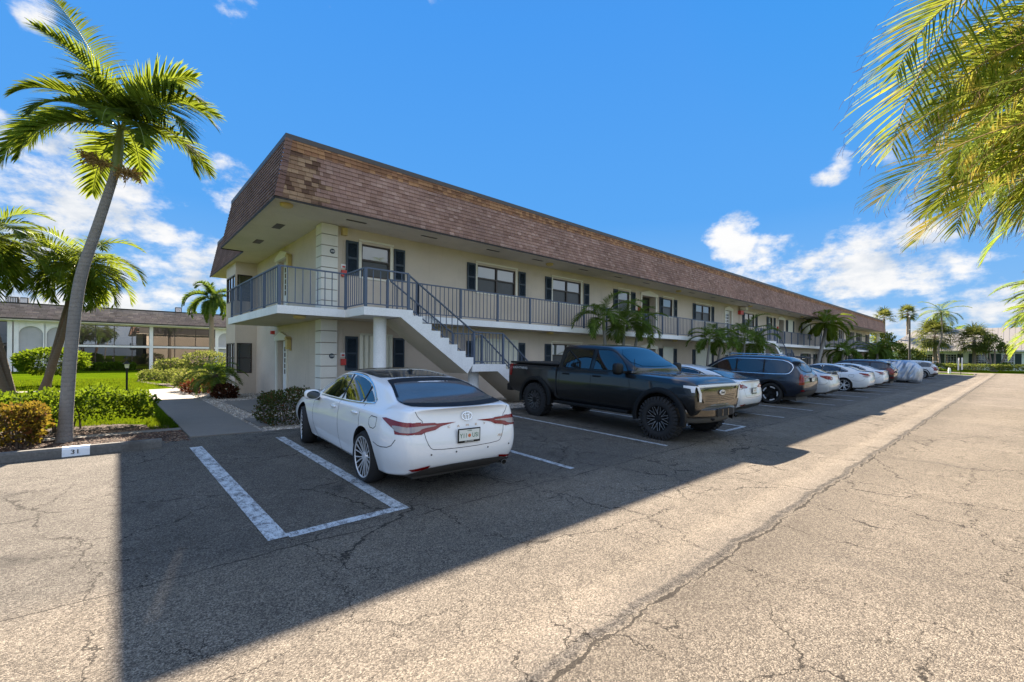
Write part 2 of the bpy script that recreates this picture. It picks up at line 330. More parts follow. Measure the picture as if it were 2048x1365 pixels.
# bay window on the end wall
mb=MB(); BX=lambda u,d,z:(u,20.65+d,z); CX_=lambda u,d,z:(3.74+d,u,z)
wins=[(3.80,4.33,1.02,2.22),(3.80,4.33,3.9,4.95)]
wallpanel(mb,BX,3.74,XW,0,ZC,wins,.08)
winsA=[(20.72,22.35,1.02,2.22),(20.72,22.35,3.9,4.95)]
wallpanel(mb,CX_,20.65,22.5,0,ZC,winsA,.08); mb.quad((3.74,22.5,0),(4.5,22.5,0),(4.5,22.5,ZC),(3.74,22.5,ZC))
bay=keep(mb.build('bay_wall',MT['wall']))
def baywin(M,a,b,p,q,mull,lt):
    f=MB(); t=.035
    f.mbox(M,a,a+t,-.015,.06,p,q); f.mbox(M,b-t,b,-.015,.06,p,q); f.mbox(M,a+t,b-t,-.015,.06,q-t,q); f.mbox(M,a+t,b-t,-.015,.06,p,p+t)
    f.mbox(M,a+t,b-t,0,.05,(p+q)/2-.02,(p+q)/2+.02)
    for x in mull: f.mbox(M,x-.02,x+.02,0,.055,p+t,(p+q)/2-.02); f.mbox(M,x-.02,x+.02,0,.055,(p+q)/2+.02,q-t)
    o=keep(f.build('window',MT['bronze'])); g=MB(); g.quad(M(a,.03,p),M(b,.03,p),M(b,.03,q),M(a,.03,q)); pane=g.build('pane',MT['glass']); pane.parent=o
    g=MB(); g.mbox(M,a,b,.16,.17,p,q); bl=g.build('blind',lt); bl.parent=o
for (a,b,p,q),lt in zip(wins,(MT['dark'],MT['screen'])): baywin(BX,a,b,p,q,[],lt)
for (a,b,p,q),lt in zip(winsA,(MT['dark'],MT['blind'])): baywin(CX_,a,b,p,q,[21.27,21.8],lt)
# windows
def shutter_mb():
    s=MB(); w,h=.37,1.0
    s.box(0,.055,-.04,-.004,0,h); s.box(w-.055,w,-.04,-.004,0,h)
    for z0,z1 in ((0,.07),(h/2-.03,h/2+.03),(h-.07,h)): s.box(.055,w-.055,-.038,-.004,z0,z1)
    for base in (.07,h/2+.03):
        n=11; hh=(h/2-.10)/n
        for i in range(n):
            z=base+i*hh; s.add([(.055,-.010,z),(w-.055,-.010,z),(w-.055,-.034,z+hh*.2),(.055,-.034,z+hh*.2),(.055,-.008,z+hh),(w-.055,-.008,z+hh)],[(0,1,2,3),(3,2,5,4)])
    return s
SH=shutter_mb().build('shutter',MT['shutter']); SH.hide_render=False; first=[True]
def place_shutter(x,z,parent):
    o=SH if first[0] else SH.copy()
    if not first[0]: COL.objects.link(o)
    first[0]=False; o.location=(x,YW-.003,z); o.parent=parent; return o
def window(kind,a,b,p,q,sl,sr,i,low):
    o=MB()
    if kind=='p':
        # corrugated storm panel with header track
        n=int((b-a)/.075); d=[-.03,-.075]; pts=[]
        for k in range(n+1):
            x=a+(b-a)*k/n; pts.append((x,d[k%2])); pts.append((min(b,x+.02),d[k%2]))
        for (x0,y0),(x1,y1) in zip(pts,pts[1:]): o.quad((x0,YW+y0,p-.03),(x1,YW+y1,p-.03),(x1,YW+y1,q+.03),(x0,YW+y0,q+.03))
        o.box(a,b,YW-.10,YW-.002,q+.03,q+.09)
        w=keep(o.build('storm_panel',MT['storm']))
    else:
        t=.045
        o.mbox(FX,a,a+t,.03,.10,p,q);o.mbox(FX,b-t,b,.03,.10,p,q);o.mbox(FX,a+t,b-t,.03,.10,q-t,q);o.mbox(FX,a+t,b-t,.03,.10,p,p+t)
        zm=(p+q)/2+.02; cells=[(a+t,b-t)] if kind==1 else [(a+t,(a+b)/2-.035),((a+b)/2+.035,b-t)]
        if kind==2: o.mbox(FX,(a+b)/2-.035,(a+b)/2+.035,.02,.10,p+t,q-t)
        for c0,c1 in cells: o.mbox(FX,c0,c1,.025,.09,zm-.025,zm+.025)
        w=keep(o.build('window',MT['bronze']))
        g=MB()
        for c0,c1 in cells: g.quad(FX(c0,.06,zm+.025),FX(c1,.06,zm+.025),FX(c1,.06,q-t),FX(c0,.06,q-t)); g.quad(FX(c0,.075,p+t),FX(c1,.075,p+t),FX(c1,.075,zm-.025),FX(c0,.075,zm-.025),m=1)
        pn=g.build('pane',[MT['glass'],MT['lowglass']]); pn.parent=w
        g=MB(); drop=[.5,.5,.52,.5,.48][i%5]; zz=q-(q-p)*drop
        for k in range(int((q-zz)/.035)): 
            z=q-.035*k; g.quad(FX(a+t,.112,z),FX(b-t,.112,z),FX(b-t,.122,z-.035),FX(a+t,.122,z-.035))
        bl=g.build('blind',MT['blind'] if (i*7)%3 else MT['blindy']); bl.parent=w
        g=MB(); g.mbox(FX,a,b,.17,.18,p,q); bk=g.build('curtain',MT['screen']); bk.parent=w
        g=MB(); g.mbox(FX,a-.10,b+.10,-.05,-.002,q+.07,q+.12); g.mbox(FX,a-.09,a-.002,-.012,-.002,p-.02,q+.05); g.mbox(FX,b+.002,b+.09,-.012,-.002,p-.02,q+.05); g.mbox(FX,a-.09,b+.09,-.03,-.002,p-.07,p-.022)
        tr=g.build('trim',MT['trim']); tr.parent=w
    for s in (sl,sr):
        so=place_shutter(s,p,apt); so.location=(s-40,YW-.003-19,p-.01-.19)
        if not low and False: pass
for i,(k,a,b,sl,sr) in enumerate(WU): window(k,a,b,*UP,sl,sr,i,False)
for i,(k,a,b,sl,sr) in enumerate(WL): window(k,a,b,*LO,sl,sr,i+3,True)
# doorways with pediment trim
def pediment(M,a,b,zt,z0,par_mat=MT['trim']):
    g=MB(); g.mbox(M,a-.11,a,-.05,-.001,z0,zt); g.mbox(M,b,b+.11,-.05,-.001,z0,zt)
    P=[(a-.16,zt),(b+.16,zt),(b+.16,zt+.13),((a+b)/2,zt+.30),(a-.16,zt+.13)]
    g.prism(P,lambda p,d:M(p[0],d,p[1]),-.09,-.002)
    return keep(g.build('door_surround',par_mat))
def doorleaf(M,a,b,z0,z1,d,lites=True):
    g=MB(); g.mbox(M,a,b,d,d+.04,z0,z1); o=keep(g.build('door',MT['doorw']))
    if lites:
        g=MB(); n=5
        for k in range(n):
            za=z0+.85+(z1-z0-1.05)*k/n
            for (p,q) in ((a+.16,(a+b)/2-.02),((a+b)/2+.02,b-.16)): g.quad(M(p,d-.004,za+.02),M(q,d-.004,za+.02),M(q,d-.004,za+(z1-z0-1.05)/n-.02),M(p,d-.004,za+(z1-z0-1.05)/n-.02))
        l=g.build('door_pane',MT['dglass']); l.parent=o
    g=MB(); g.mbox(M,a+.06,a+.10,d-.05,d,z0+.98,z0+1.06); h=g.build('handle',MT['chrome']); h.parent=o
for z0,zt in ((ZS,5.05),(.19,2.25)):
    pediment(EX,16.42,17.55,zt,z0); doorleaf(EX,16.48,17.5,z0+.02,zt,.16)
for a,b in PORT:
    for z0,zt in ((ZS,5.02),(ZG,2.24)):
        pediment(FX,a,b,zt,z0); g=MB(); g.mbox(FX,a-.3,b+.3,1.25,1.3,z0-.1,zt+.05); g.mbox(FX,a-.05,a,.12,1.25,z0,zt); g.mbox(FX,b,b+.05,.12,1.25,z0,zt); g.mbox(FX,a,b,.12,1.25,zt,zt+.04)
        keep(g.build('porch_recess',MT['wall']))
for a,b in DOOR:
    for z0,zt in ((ZS,5.02),(ZG,2.24)): pediment(FX,a,b,zt,z0); doorleaf(FX,a+.02,b-.02,z0+.02,zt,.1)
# quoined corner column, two storeys
for z0,z1,nb in ((.1,ZB,8),(ZS,ZC,8)):
    g=MB(); h=(z1-z0)/nb
    for k in range(nb):
        g.box(4.40,4.86,12.90,13.36,z0+k*h+(.011 if k else 0),z0+(k+1)*h-.011)
    o=keep(g.build('corner_column',MT['quoin']))
    bv=o.modifiers.new('b','BEVEL'); bv.width=.008; bv.segments=2
    g=MB(); g.box(4.42,4.84,12.92,13.34,z0,z1); q=g.build('mortar_core',MT['groove']); q.parent=o  # brown core shows as the joints between the blocks
def txt(s,size,ext=.002,font_scale=1.,shear=0.):
    c=bpy.data.curves.new('t','FONT'); c.body=s; c.size=size; c.extrude=ext; c.align_x='CENTER'; c.align_y='CENTER'; c.shear=shear
    o=bpy.data.objects.new('t',c); COL.objects.link(o); dg=bpy.context.evaluated_depsgraph_get()
    me=bpy.data.meshes.new_from_object(o.evaluated_get(dg)); bpy.data.objects.remove(o); bpy.data.curves.remove(c)
    me.transform(Matrix.Scale(font_scale,4,(1,0,0))); return me
for z,num in ((4.68,'208'),(1.72,'108')):
    g=MB(); g.lathe([(0,.001),(0,.072),(.012,.072),(.014,.060),(.014,.001)],28,lambda a,r,t:(4.70+r*math.cos(t),12.895-a,z+r*math.sin(t)))
    o=keep(g.build('number_plaque',MT['shutter'],smooth=40)); me=txt(num,.075); me.transform(Matrix.Translation((4.70,12.878,z))@Matrix.Rotation(PI/2,4,'X'))
    l=link('number',me,o,MT['signw'])
# slab, landing, fascia
def slabpoly(poly,z0,z1,nm,mt):
    g=MB(); g.prism(poly,lambda p,z:(p[0],p[1],z),z0,z1); return keep(g.build(nm,mt))
SL=[(3.08,12.1),(77.2,12.1),(77.2,13.3),(XW+.3,13.3),(XW+.3,17.7),(3.0,17.7)]
slabpoly(SL,ZB+.004,ZS,'balcony_slab',MT['white'])
g=MB(); g.add([(3.12,12.14,ZB),(77.16,12.14,ZB),(77.16,12.995,ZB),(3.12,12.995,ZB),(XW-.003,12.995,ZB),(XW-.003,17.66,ZB),(3.04,17.66,ZB)],[(0,1,2,3),(3,4,5,6)]); keep(g.build('slab_soffit',MT['soffit']))
# roof: soffit, mansard in lapped courses, flashing
RX0,RY0,RX1,RYa,RXn,RYb=2.90,11.60,77.7,18.45,3.58,25.6; ZT=7.08; SET=.32
g=MB(); zc=ZC
g.prism([(RX0,RY0),(RX1,RY0),(RX1,RYb),(RXn,RYb),(RXn,RYa),(RX0,RYa)],lambda p,z:(p[0],p[1],z),zc+.002,zc+.06); keep(g.build('roof_soffit',MT['soffit']))
g=MB(); e=.012
for (x0,x1,y0,y1) in ((RX0-e,RX1+e,RY0-e,RY0),(RX0-e,RX0,RY0,RYa),(RXn-e,RXn,RYa,RYb),(RX0,RXn-e,RYa,RYa+e),(RX1,RX1+e,RY0,RYb)): g.box(x0,x1,y0,y1,zc-.03,zc+.05)
keep(g.build('roof_edge',MT['fasc']))
def courses(p0,p1,inward,mt,nm,h0=True,h1=True,n=14,adj=(1,1)):
    # p0,p1 bottom corners; hip ends shrink by SET when adj=1
    g=MB(); p0=Vector(p0); p1=Vector(p1); d=(p1-p0).normalized(); inw=Vector(inward); H=ZT-ZC-.02
    for k in range(n):
        a=k/n; b=(k+1)/n; lip=.016
        def P(e,t,lift): 
            base=(p0+d*SET*t*adj[0]) if e==0 else (p1-d*SET*t*adj[1])
            q=base+inw*(SET*t)-inw*lift; return (q.x,q.y,ZC+.02+H*t)
        o0=lip; g.quad(P(0,a,o0+.004),P(1,a,o0+.004),P(1,b,.004),P(0,b,.004)); g.quad(P(0,a,.004),P(1,a,.004),P(1,a,o0+.004),P(0,a,o0+.004))
    return keep(g.build(nm,mt))
courses((RX0,RY0),(RX1,RY0),(0,1),MT['shF'],'mansard_roof')
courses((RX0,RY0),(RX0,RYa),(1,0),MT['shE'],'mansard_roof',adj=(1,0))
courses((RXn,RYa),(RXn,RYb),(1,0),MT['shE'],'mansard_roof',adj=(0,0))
g=MB(); g.quad((RX0,RYa,ZC),(RXn+SET,RYa,ZC),(RXn+SET,RYa,ZT),(RX0+SET,RYa,ZT)); g.quad((RX1,RY0,ZC),(RX1,RYb,ZC),(RX1-SET,RYb,ZT),(RX1-SET,RY0+SET,ZT))
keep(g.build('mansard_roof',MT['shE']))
g=MB()   # hip cap shingles along the corner
for k in range(14):
    a=k/14; b=(k+1)/14; H=ZT-ZC-.02
    q=lambda t,ox,oy,l:(RX0+SET*t-l+ox,RY0+SET*t-l+oy,ZC+.02+H*t)
    for ox,oy in ((.16,0),(0,.16)):
        g.quad(q(a,0,0,.034),q(a,ox,oy,.026),q(b,ox,oy,.014),q(b,0,0,.020))
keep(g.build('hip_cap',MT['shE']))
g=MB(); s=SET
for (x0,x1,y0,y1) in ((RX0+s-.03,RX1-s+.03,RY0+s-.03,RY0+s+.09),(RX0+s-.03,RX0+s+.09,RY0+s+.09,RYa),(RXn+s-.03,RXn+s+.09,RYa+.0,RYb)): g.box(x0,x1,y0,y1,ZT-.05,ZT+.075)
g.box(RX0+s+.09,RXn+s-.03,RYa-.12,RYa-.001,ZT-.05,ZT+.075); keep(g.build('roof_flashing',MT['flash']))
g=MB(); g.box(RX0+s+.1,RX1-s,RY0+s+.1,RYa-.13,6.45,6.5); g.box(RXn+s+.1,RX1-s,RYa-.12,RYb-.1,6.45,6.5); g.box(RXn+.4,RX1-.4,RYb-.3,RYb-.1,5.5,7.0); keep(g.build('roof_deck',MT['under']))
# soffit vents and lights
for x in (5.1,7.42,10.0,12.2,14.93,17.44,19.8,24.5,27.2,30.,32.6,35.4,38,41,44,47):
    g=MB(); g.box(x-.28,x+.28,12.15,12.24,ZC-.008,ZC-.001); keep(g.build('soffit_vent',MT['bronze']))
for y in (14.2,16.55):
    g=MB(); g.box(3.52,3.74,y-.28,y+.28,ZC-.01,ZC-.001); keep(g.build('soffit_vent',MT['bronze']))
lm=None
for x,y,z in ((3.25,12.0,ZC),(13.0,12.33,ZC),(23.2,12.3,ZC),(33.2,12.3,ZC),(44.5,12.3,ZC),(56,12.3,ZC),(3.72,12.5,ZB),(13.35,12.6,ZB),(23.4,12.6,ZB),(33.4,12.6,ZB)):
    g=MB(); g.lathe([(0,.001),(0,.15),(-.03,.155),(-.06,.14),(-.085,.09),(-.09,.001)],28,lambda a,r,t:(x+r*math.cos(t),y+r*math.sin(t),z+a-.002)); keep(g.build('ceiling_light',MT['lamp'],smooth=50))
for z in (4.88,2.14):
    g=MB(); g.box(XW-.14,XW-.02,15.92,16.14,z-.2,z+.12); g.prism([(15.88,z+.12),(16.18,z+.12),(16.03,z+.22)],lambda p,d:(XW+d,p[0],p[1]),-.17,-.005); g.box(XW-.02,XW-.001,15.95,16.11,z-.26,z-.2)
    keep(g.build('wall_lantern',MT['lamp']))
g=MB(); g.box(4.98,5.12,12.86,12.995,5.2,5.4); keep(g.build('siren_box',MT['lamp']))
for z in (4.02,1.46):
    g=MB(); g.box(4.99,5.13,12.93,12.997,z,z+.18); b=keep(g.build('alarm_box',MT['red'])); g=MB(); g.box(4.99,5.13,12.985,12.997,z+.24,z+.36); c=g.build('alarm_label',MT['signw']); c.parent=b
    g=MB(); g.box(5.02,5.10,12.975,12.984,z+.26,z+.31); c=g.build('alarm_lettering',MT['red']); c.parent=b
    g=MB(); g.tube([(5.05,12.96,z+.37),(5.05,12.96,z+1.05)],.012,6); c=g.build('conduit',MT['wall']); c.parent=b
for x in (20.45,40.7):
    g=MB(); g.box(x-.12,x+.02,12.90,12.995,3.95,4.42); keep(g.build('alarm_box',MT['red']))
g=MB(); g.box(32.87,33.35,12.80,12.99,4.88,5.14); keep(g.build('alarm_bell',MT['red'])); g=MB(); g.box(33.0,33.35,12.5,12.9,5.16,5.36); keep(g.build('siren_box',MT['trim'])); g=MB(); g.tube([(33.0,12.95,4.88),(33.0,12.95,2.98)],.015,6); keep(g.build('conduit',MT['wall']))
g=MB(); g.box(XW-.12,XW-.002,17.95,18.1,2.5,2.62); keep(g.build('alarm_horn',MT['red']))
# railings
def rail(p0,p1,za,zb,h=.98,sp=.165,post=(1,1),bot=.08,name='railing'):
    p0=Vector((*p0,za)); p1=Vector((*p1,zb)); L=(p1-p0).length; LL=math.hypot(p1.x-p0.x,p1.y-p0.y); d=(p1-p0)/L; dxy=Vector((p1.x-p0.x,p1.y-p0.y,0)).normalized(); nn=Vector((-dxy.y,dxy.x,0))
    g=MB()
    def bar(a,b,w,t):
        o=nn*w/2; u=Vector((0,0,t/2)); g.add([a-o-u,a+o-u,a+o+u,a-o+u,b-o-u,b+o-u,b+o+u,b-o+u],[(0,1,2,3),(4,7,6,5),(0,4,5,1),(1,5,6,2),(2,6,7,3),(3,7,4,0)])
    up=Vector((0,0,1)); bar(p0+up*h,p1+up*h,.055,.035); bar(p0+up*bot,p1+up*bot,.035,.025)
    n=max(1,int(round(LL/sp)))
    for k in range(1,n):
        q=p0+(p1-p0)*k/n; a=.009; x,y=q.x,q.y; g.box(x-a,x+a,y-a,y+a,q.z+bot,q.z+h-.012)
    o=keep(g.build(name,MT['rail']))
    for e,(use,q) in enumerate(zip(post,(p0,p1))):
        if use:
            g=MB(); a=.032; g.box(q.x-a,q.x+a,q.y-a,q.y+a,q.z-.02,q.z+h-.018); p=g.build('post',MT['rail']); p.parent=o
def railrun(x0,x1,y,n=None):
    n=n or max(1,round((x1-x0)/1.62))
    for k in range(n): rail((x0+(x1-x0)*k/n,y),(x0+(x1-x0)*(k+1)/n,y),ZS,ZS,post=(1,k==n-1),name='railing')
yr=12.16
rail((3.14,yr),(4.80,yr),ZS,ZS,sp=.19)
n=4
for k in range(n): rail((3.13-.04*k/n,yr+.0+(17.6-yr)*k/n),(3.13-.04*(k+1)/n,yr+(17.6-yr)*(k+1)/n),ZS,ZS,post=(0,1),sp=.15)
LY0=10.93
def stair(X0,X1,XM0,XM1,XE,ym=1.5,nr=8,nr2=7):
    # landing
    slabpoly([(X0-.06,LY0-.05),(X1,LY0-.05),(X1,12.1),(X0-.06,12.1)],ZB+.002,ZS-.002,'stair_landing',MT['white'])
    rail((X0,yr),(X0,LY0),ZS,ZS,post=(0,1),sp=.14); rail((X0,LY0),(X1-.08,LY0),ZS,ZS,post=(0,1),sp=.19)
    def flight(xa,za,xb,zb,nr,th=.27):
        nt=nr-1; run=(xb-xa)/nt; rise=(za-zb)/nr
        # saw profile from top-left down to bottom-right
        def prof(off):
            P=[(xa,za-off*0)]; z=za
            for k in range(nt): z-=rise; x=xa+run*k; P+= [(x,z),(x+run,z)]
            P+=[(xb,zb)]; return P
        P=prof(0); low=[(xb+.0,max(zb-.02,zb-th*.2)),(xb-.18,zb-th+.0)] if zb>1 else [(xb,zb-.05),(xb-.35,zb-.05)]
        top=[(xa-.0,za-th+.03)]
        poly=P+low+[(xa-.32,za-.215)]
        g=MB(); g.prism(poly,lambda p,y:(p[0],y,p[1]),LY0+.10,12.0); keep(g.build('stair_flight',MT['brick']))
        # white stringers, 3 mm proud and stepping up 6 cm
        P2=[(xa-.0,za+.002)]; z=za
        for k in range(nt): P2+=[(xa+run*k+.03,za-rise*k+.002 if k==0 else za-rise*k+.03),(xa+run*k+.03,za-rise*(k+1)+.03)]
        P2+=[(xb+.03,za-rise*nt+.03),(xb+.03,zb+.002)]
        P2+=low+[(xa-.32,za-.215)]
        for y0,y1 in ((LY0-.054,LY0+.098),(12.003,12.104)):
            g=MB(); g.prism(P2,lambda p,y:(p[0],y,p[1]),y0,y1); keep(g.build('stringer',MT['white']))
        a=Vector((xa-.32,za-.222)); b=Vector((low[-1][0],low[-1][1]-.006)); g=MB(); g.quad((a.x,LY0-.04,a.y),(b.x,LY0-.04,b.y),(b.x,12.09,b.y),(a.x,12.09,a.y)); keep(g.build('stair_underside',MT['soffit']))
    flight(X1,ZS,XM0,ym,nr); flight(XM1,ym,XE,.17,nr2)
    slabpoly([(XM0-.0,LY0-.05),(XM1,LY0-.05),(XM1,12.1),(XM0-.0,12.1)],ym-.22,ym-.002,'stair_landing',MT['white'])
    for y in (LY0,12.04):
        rail((X1-.05,y),(XM0+.08,y),ZS-.02,ym+.02,post=(0,1),sp=.19,h=.95); rail((XM0+.12,y),(XM1-.05,y),ym,ym,post=(0,1),sp=.14); rail((XM1,y),(XE-.1,y),ym-.02,.25,post=(0,1),sp=.19,h=.95)
    rail((X1-.08,yr),(X1+.9,yr),ZS,ZS,post=(1,1))
    for cx,zt in (((X0+X1)/2+.02,ZB),((XM0+XM1)/2-.15,ym-.22)):
        g=MB(); g.lathe([(0,.17),(zt,.17)],32,lambda a,r,t:(cx+r*math.cos(t),11.5+r*math.sin(t),a)); keep(g.build('round_column',MT['white'],smooth=40))
stair(4.82,6.1,8.15,9.45,11.1)
railrun(7.02,32.4,yr); stair(32.5,33.9,36.0,37.3,39.0); railrun(34.9,77.1,yr)
rail((77.12,yr),(77.12,12.9),ZS,ZS)
g=MB(); g.box(76.9,77.15,12.2,12.45,.1,ZB); g.box(76.9,77.15,12.2,12.45,ZS,ZC); keep(g.build('end_post',MT['trim']))
# satellite dish on the roof (its round shadow falls on the drive)
# ------------------------------------------------------------------ vehicles
def subsurf(me, lv):
    o=bpy.data.objects.new('tmp',me); COL.objects.link(o); s=o.modifiers.new('s','SUBSURF'); s.levels=s.render_levels=lv
    dg=bpy.context.evaluated_depsgraph_get(); m2=bpy.data.meshes.new_from_object(o.evaluated_get(dg)); bpy.data.objects.remove(o); return m2
def cage(st, rear, front, lv=3, crease=(), vcrease=()):
    """st: (y, [(x,z)...]) from rear to front, half sections bottom centre .. top centre. rear/front: y offsets per point for the caps."""
    n=len(st[0][1]); v=[];f=[]
    idx=[]
    for k,(y,P) in enumerate(st):
        dy=rear if k==0 else front if k==len(st)-1 else [0]*n
        row=[]
        for i,(x,z) in enumerate(P): v.append((x,y+dy[i],z)); row.append(len(v)-1)
        rowL=[row[0]]
        for i in range(1,n-1): x,z=P[i]; v.append((-x,y+dy[i],z)); rowL.append(len(v)-1)
        rowL.append(row[-1]); idx.append((row,rowL))
    for (a,al),(b,bl) in zip(idx,idx[1:]):
        for i in range(n-1):
            f.append((a[i],a[i+1],b[i+1],b[i])); f.append((al[i],bl[i],bl[i+1],al[i+1]))
    for k,s in ((0,-1),(len(st)-1,1)):
        a,al=idx[k]; y,P=st[k]; bow=.05*s; c=[a[0]]
        dy=rear if k==0 else front
        for i in range(1,n-1): v.append((0,y+dy[i]+bow,P[i][1])); c.append(len(v)-1)
        c.append(a[-1])
        for i in range(n-1):
            for q in ((a[i],a[i+1],c[i+1],c[i]),(al[i],c[i],c[i+1],al[i+1])):
                q=tuple(dict.fromkeys(q)); f.append(q if s<0 else q[::-1])
    me=bpy.data.meshes.new('cage'); me.from_pydata(v,[],f); me.update()
    bm=bmesh.new(); bm.from_mesh(me); bmesh.ops.recalc_face_normals(bm,faces=bm.faces)
    if crease or vcrease:
        cl=bm.edges.layers.float.get('crease_edge') or bm.edges.layers.float.new('crease_edge')
        bm.verts.ensure_lookup_table()
        for i,val in crease:
            for (a,al),(b,bl) in zip(idx,idx[1:]):
                for p,q in ((a,b),(al,bl)):
                    e=bm.edges.get((bm.verts[p[i]],bm.verts[q[i]]))
                    if e: e[cl]=val
        for k,val,i0 in vcrease:
            a,al=idx[k]
            for i in range(i0,n-1):
                for L_ in (a,al):
                    e=bm.edges.get((bm.verts[L_[i]],bm.verts[L_[i+1]]))
                    if e: e[cl]=max(e[cl],val)
    bm.to_mesh(me); bm.free()
    return subsurf(me,lv)
def cut_wells(me, wells, Rw, xin):
    """open the wheel arches with a boolean; faces of the cut take slot 1"""
    o=bpy.data.objects.new('tmpb',me); COL.objects.link(o); me.materials.clear(); me.materials.append(MT['black']); me.materials.append(MT['well'])
    cs=[]
    for y,z in wells:
        for s in (-1,1):
            g=MB(); g.lathe([(xin*s,Rw),(1.4*s,Rw)],48,lambda a,r,t:(a,y+r*math.cos(t),z+r*math.sin(t)),close=True); c=g.build('cut',MT['well'])
            bm=bmesh.new(); bm.from_mesh(c.data); bmesh.ops.recalc_face_normals(bm,faces=bm.faces); bm.to_mesh(c.data); bm.free()
            md=o.modifiers.new('b','BOOLEAN'); md.operation='DIFFERENCE'; md.object=c; md.solver='EXACT'; cs.append(c)
    dg=bpy.context.evaluated_depsgraph_get(); m2=bpy.data.meshes.new_from_object(o.evaluated_get(dg))
    for c in cs: bpy.data.objects.remove(c)
    bpy.data.objects.remove(o)
    for p in m2.polygons:
        c=p.center; p.material_index=0
        for y,z in wells:
            r=math.hypot(c.y-y,c.z-z)
            if r<Rw+.004 and abs(c.x)>=xin-.01 and (r<Rw-.02 or True):
                if abs(p.normal.x)<.4 or abs(abs(c.x)-xin)<.01: p.material_index=1
    return m2
def bvh(me): 
    bm=bmesh.new(); bm.from_mesh(me); bmesh.ops.triangulate(bm,faces=bm.faces); t=BVHTree.FromBMesh(bm); bm.free(); return t
DIRS={'L':(Vector((-3,0,0)),Vector((1,0,0)),lambda a,b:Vector((-3,a,b))),'R':(0,Vector((-1,0,0)),lambda a,b:Vector((3,a,b))),
      'B':(0,Vector((0,1,0)),lambda a,b:Vector((a,-5,b))),'F':(0,Vector((0,-1,0)),lambda a,b:Vector((a,9,b))),'T':(0,Vector((0,0,-1)),lambda a,b:Vector((a,b,4)))}
def proj_pt(t,side,a,b,off):
    _,d,fn=DIRS[side]; h=t.ray_cast(fn(a,b),d)
    if h[0] is None:
        h=t.find_nearest(fn(a,b)+d*(2.2 if side in 'LR' else 3.9 if side=='B' else 4.3 if side=='F' else 2.8))
    nrm=h[1]; 
    if nrm.dot(d)>0: nrm=-nrm
    return h[0]-d*off*.55+nrm*off*.75
def chaikin(P,n=2,closed=True):
    for _ in range(n):
        Q=[]; m=len(P)
        for i in range(m if closed else m-1):
            a,b=P[i],P[(i+1)%m]; Q+= [tuple(.75*x+.25*y for x,y in zip(a,b)),tuple(.25*x+.75*y for x,y in zip(a,b))]
        if not closed: Q=[P[0]]+Q+[P[-1]]
        P=Q
    return P
def patch(t,side,poly,off,mat,name,parent,cell=.06,rnd=2,thick=0):
    if rnd: poly=chaikin(poly,rnd)
    bm=bmesh.new(); vs=[bm.verts.new((a,b,0)) for a,b in poly]; bm.faces.new(vs)
    A=[p[0] for p in poly]; B=[p[1] for p in poly]
    for ax,(lo,hi) in ((0,(min(A),max(A))),(1,(min(B),max(B)))):
        k=math.floor(lo/cell)+1
        while k*cell<hi:
            co=[0,0,0]; co[ax]=k*cell; no=[0,0,0]; no[ax]=1
            bmesh.ops.bisect_plane(bm,geom=bm.verts[:]+bm.edges[:]+bm.faces[:],plane_co=co,plane_no=no); k+=1
    for v in bm.verts: v.co=proj_pt(t,side,v.co.x,v.co.y,off)
    bmesh.ops.recalc_face_normals(bm,faces=bm.faces)
    me=bpy.data.meshes.new(name); bm.to_mesh(me); bm.free(); me.shade_smooth(); 
    o=link(name,me,parent,mat)
    return o
def ribbon(t,side,path,w,off,mat,name,parent,closed=False,rnd=0,step=.05):
    if rnd: path=chaikin(path,rnd,closed)
    P=[]
    m=len(path)
    for i in range(m if closed else m-1):
        a,b=Vector(path[i]),Vector(path[(i+1)%m]); k=max(1,int((b-a).length/step))
        for j in range(k): P.append(a+(b-a)*j/k)
    if not closed: P.append(Vector(path[-1]))
    g=MB(); n=len(P); L=[]
    for i,p in enumerate(P):
        a=P[(i-1)%n] if closed else P[max(i-1,0)]; b=P[(i+1)%n] if closed else P[min(i+1,n-1)]
        d=(b-a).normalized(); nn=Vector((-d.y,d.x))*w/2
        L.append((proj_pt(t,side,p.x+nn.x,p.y+nn.y,off),proj_pt(t,side,p.x,p.y,off+w*.12),proj_pt(t,side,p.x-nn.x,p.y-nn.y,off)))
    vs=[q for r in L for q in r]; fs=[]
    for i in range(n if closed else n-1):
        j=(i+1)%n
        for c in (0,1): fs.append((i*3+c,i*3+c+1,j*3+c+1,j*3+c))
    g.add(vs,fs); return g.build(name,mat,parent,smooth=60)
def blob(name,c,s,mat,parent,p=2.6,n=20,rot=None):
    g=MB(); vs=[];sg=lambda x:math.copysign(abs(x)**(2/p),x)
    for i in range(n+1):
        ph=-PI/2+PI*i/n
        for j in range(2*n):
            t=PI*j/n; q=Vector((sg(math.cos(ph))*sg(math.cos(t))*s[0],sg(math.cos(ph))*sg(math.sin(t))*s[1],sg(math.sin(ph))*s[2]))
            if rot: q=rot@q
            vs.append(q+Vector(c))
    m=2*n; g.add(vs,[(i*m+j,i*m+(j+1)%m,(i+1)*m+(j+1)%m,(i+1)*m+j) for i in range(n) for j in range(m)])
    return g.build(name,mat,parent,smooth=45)
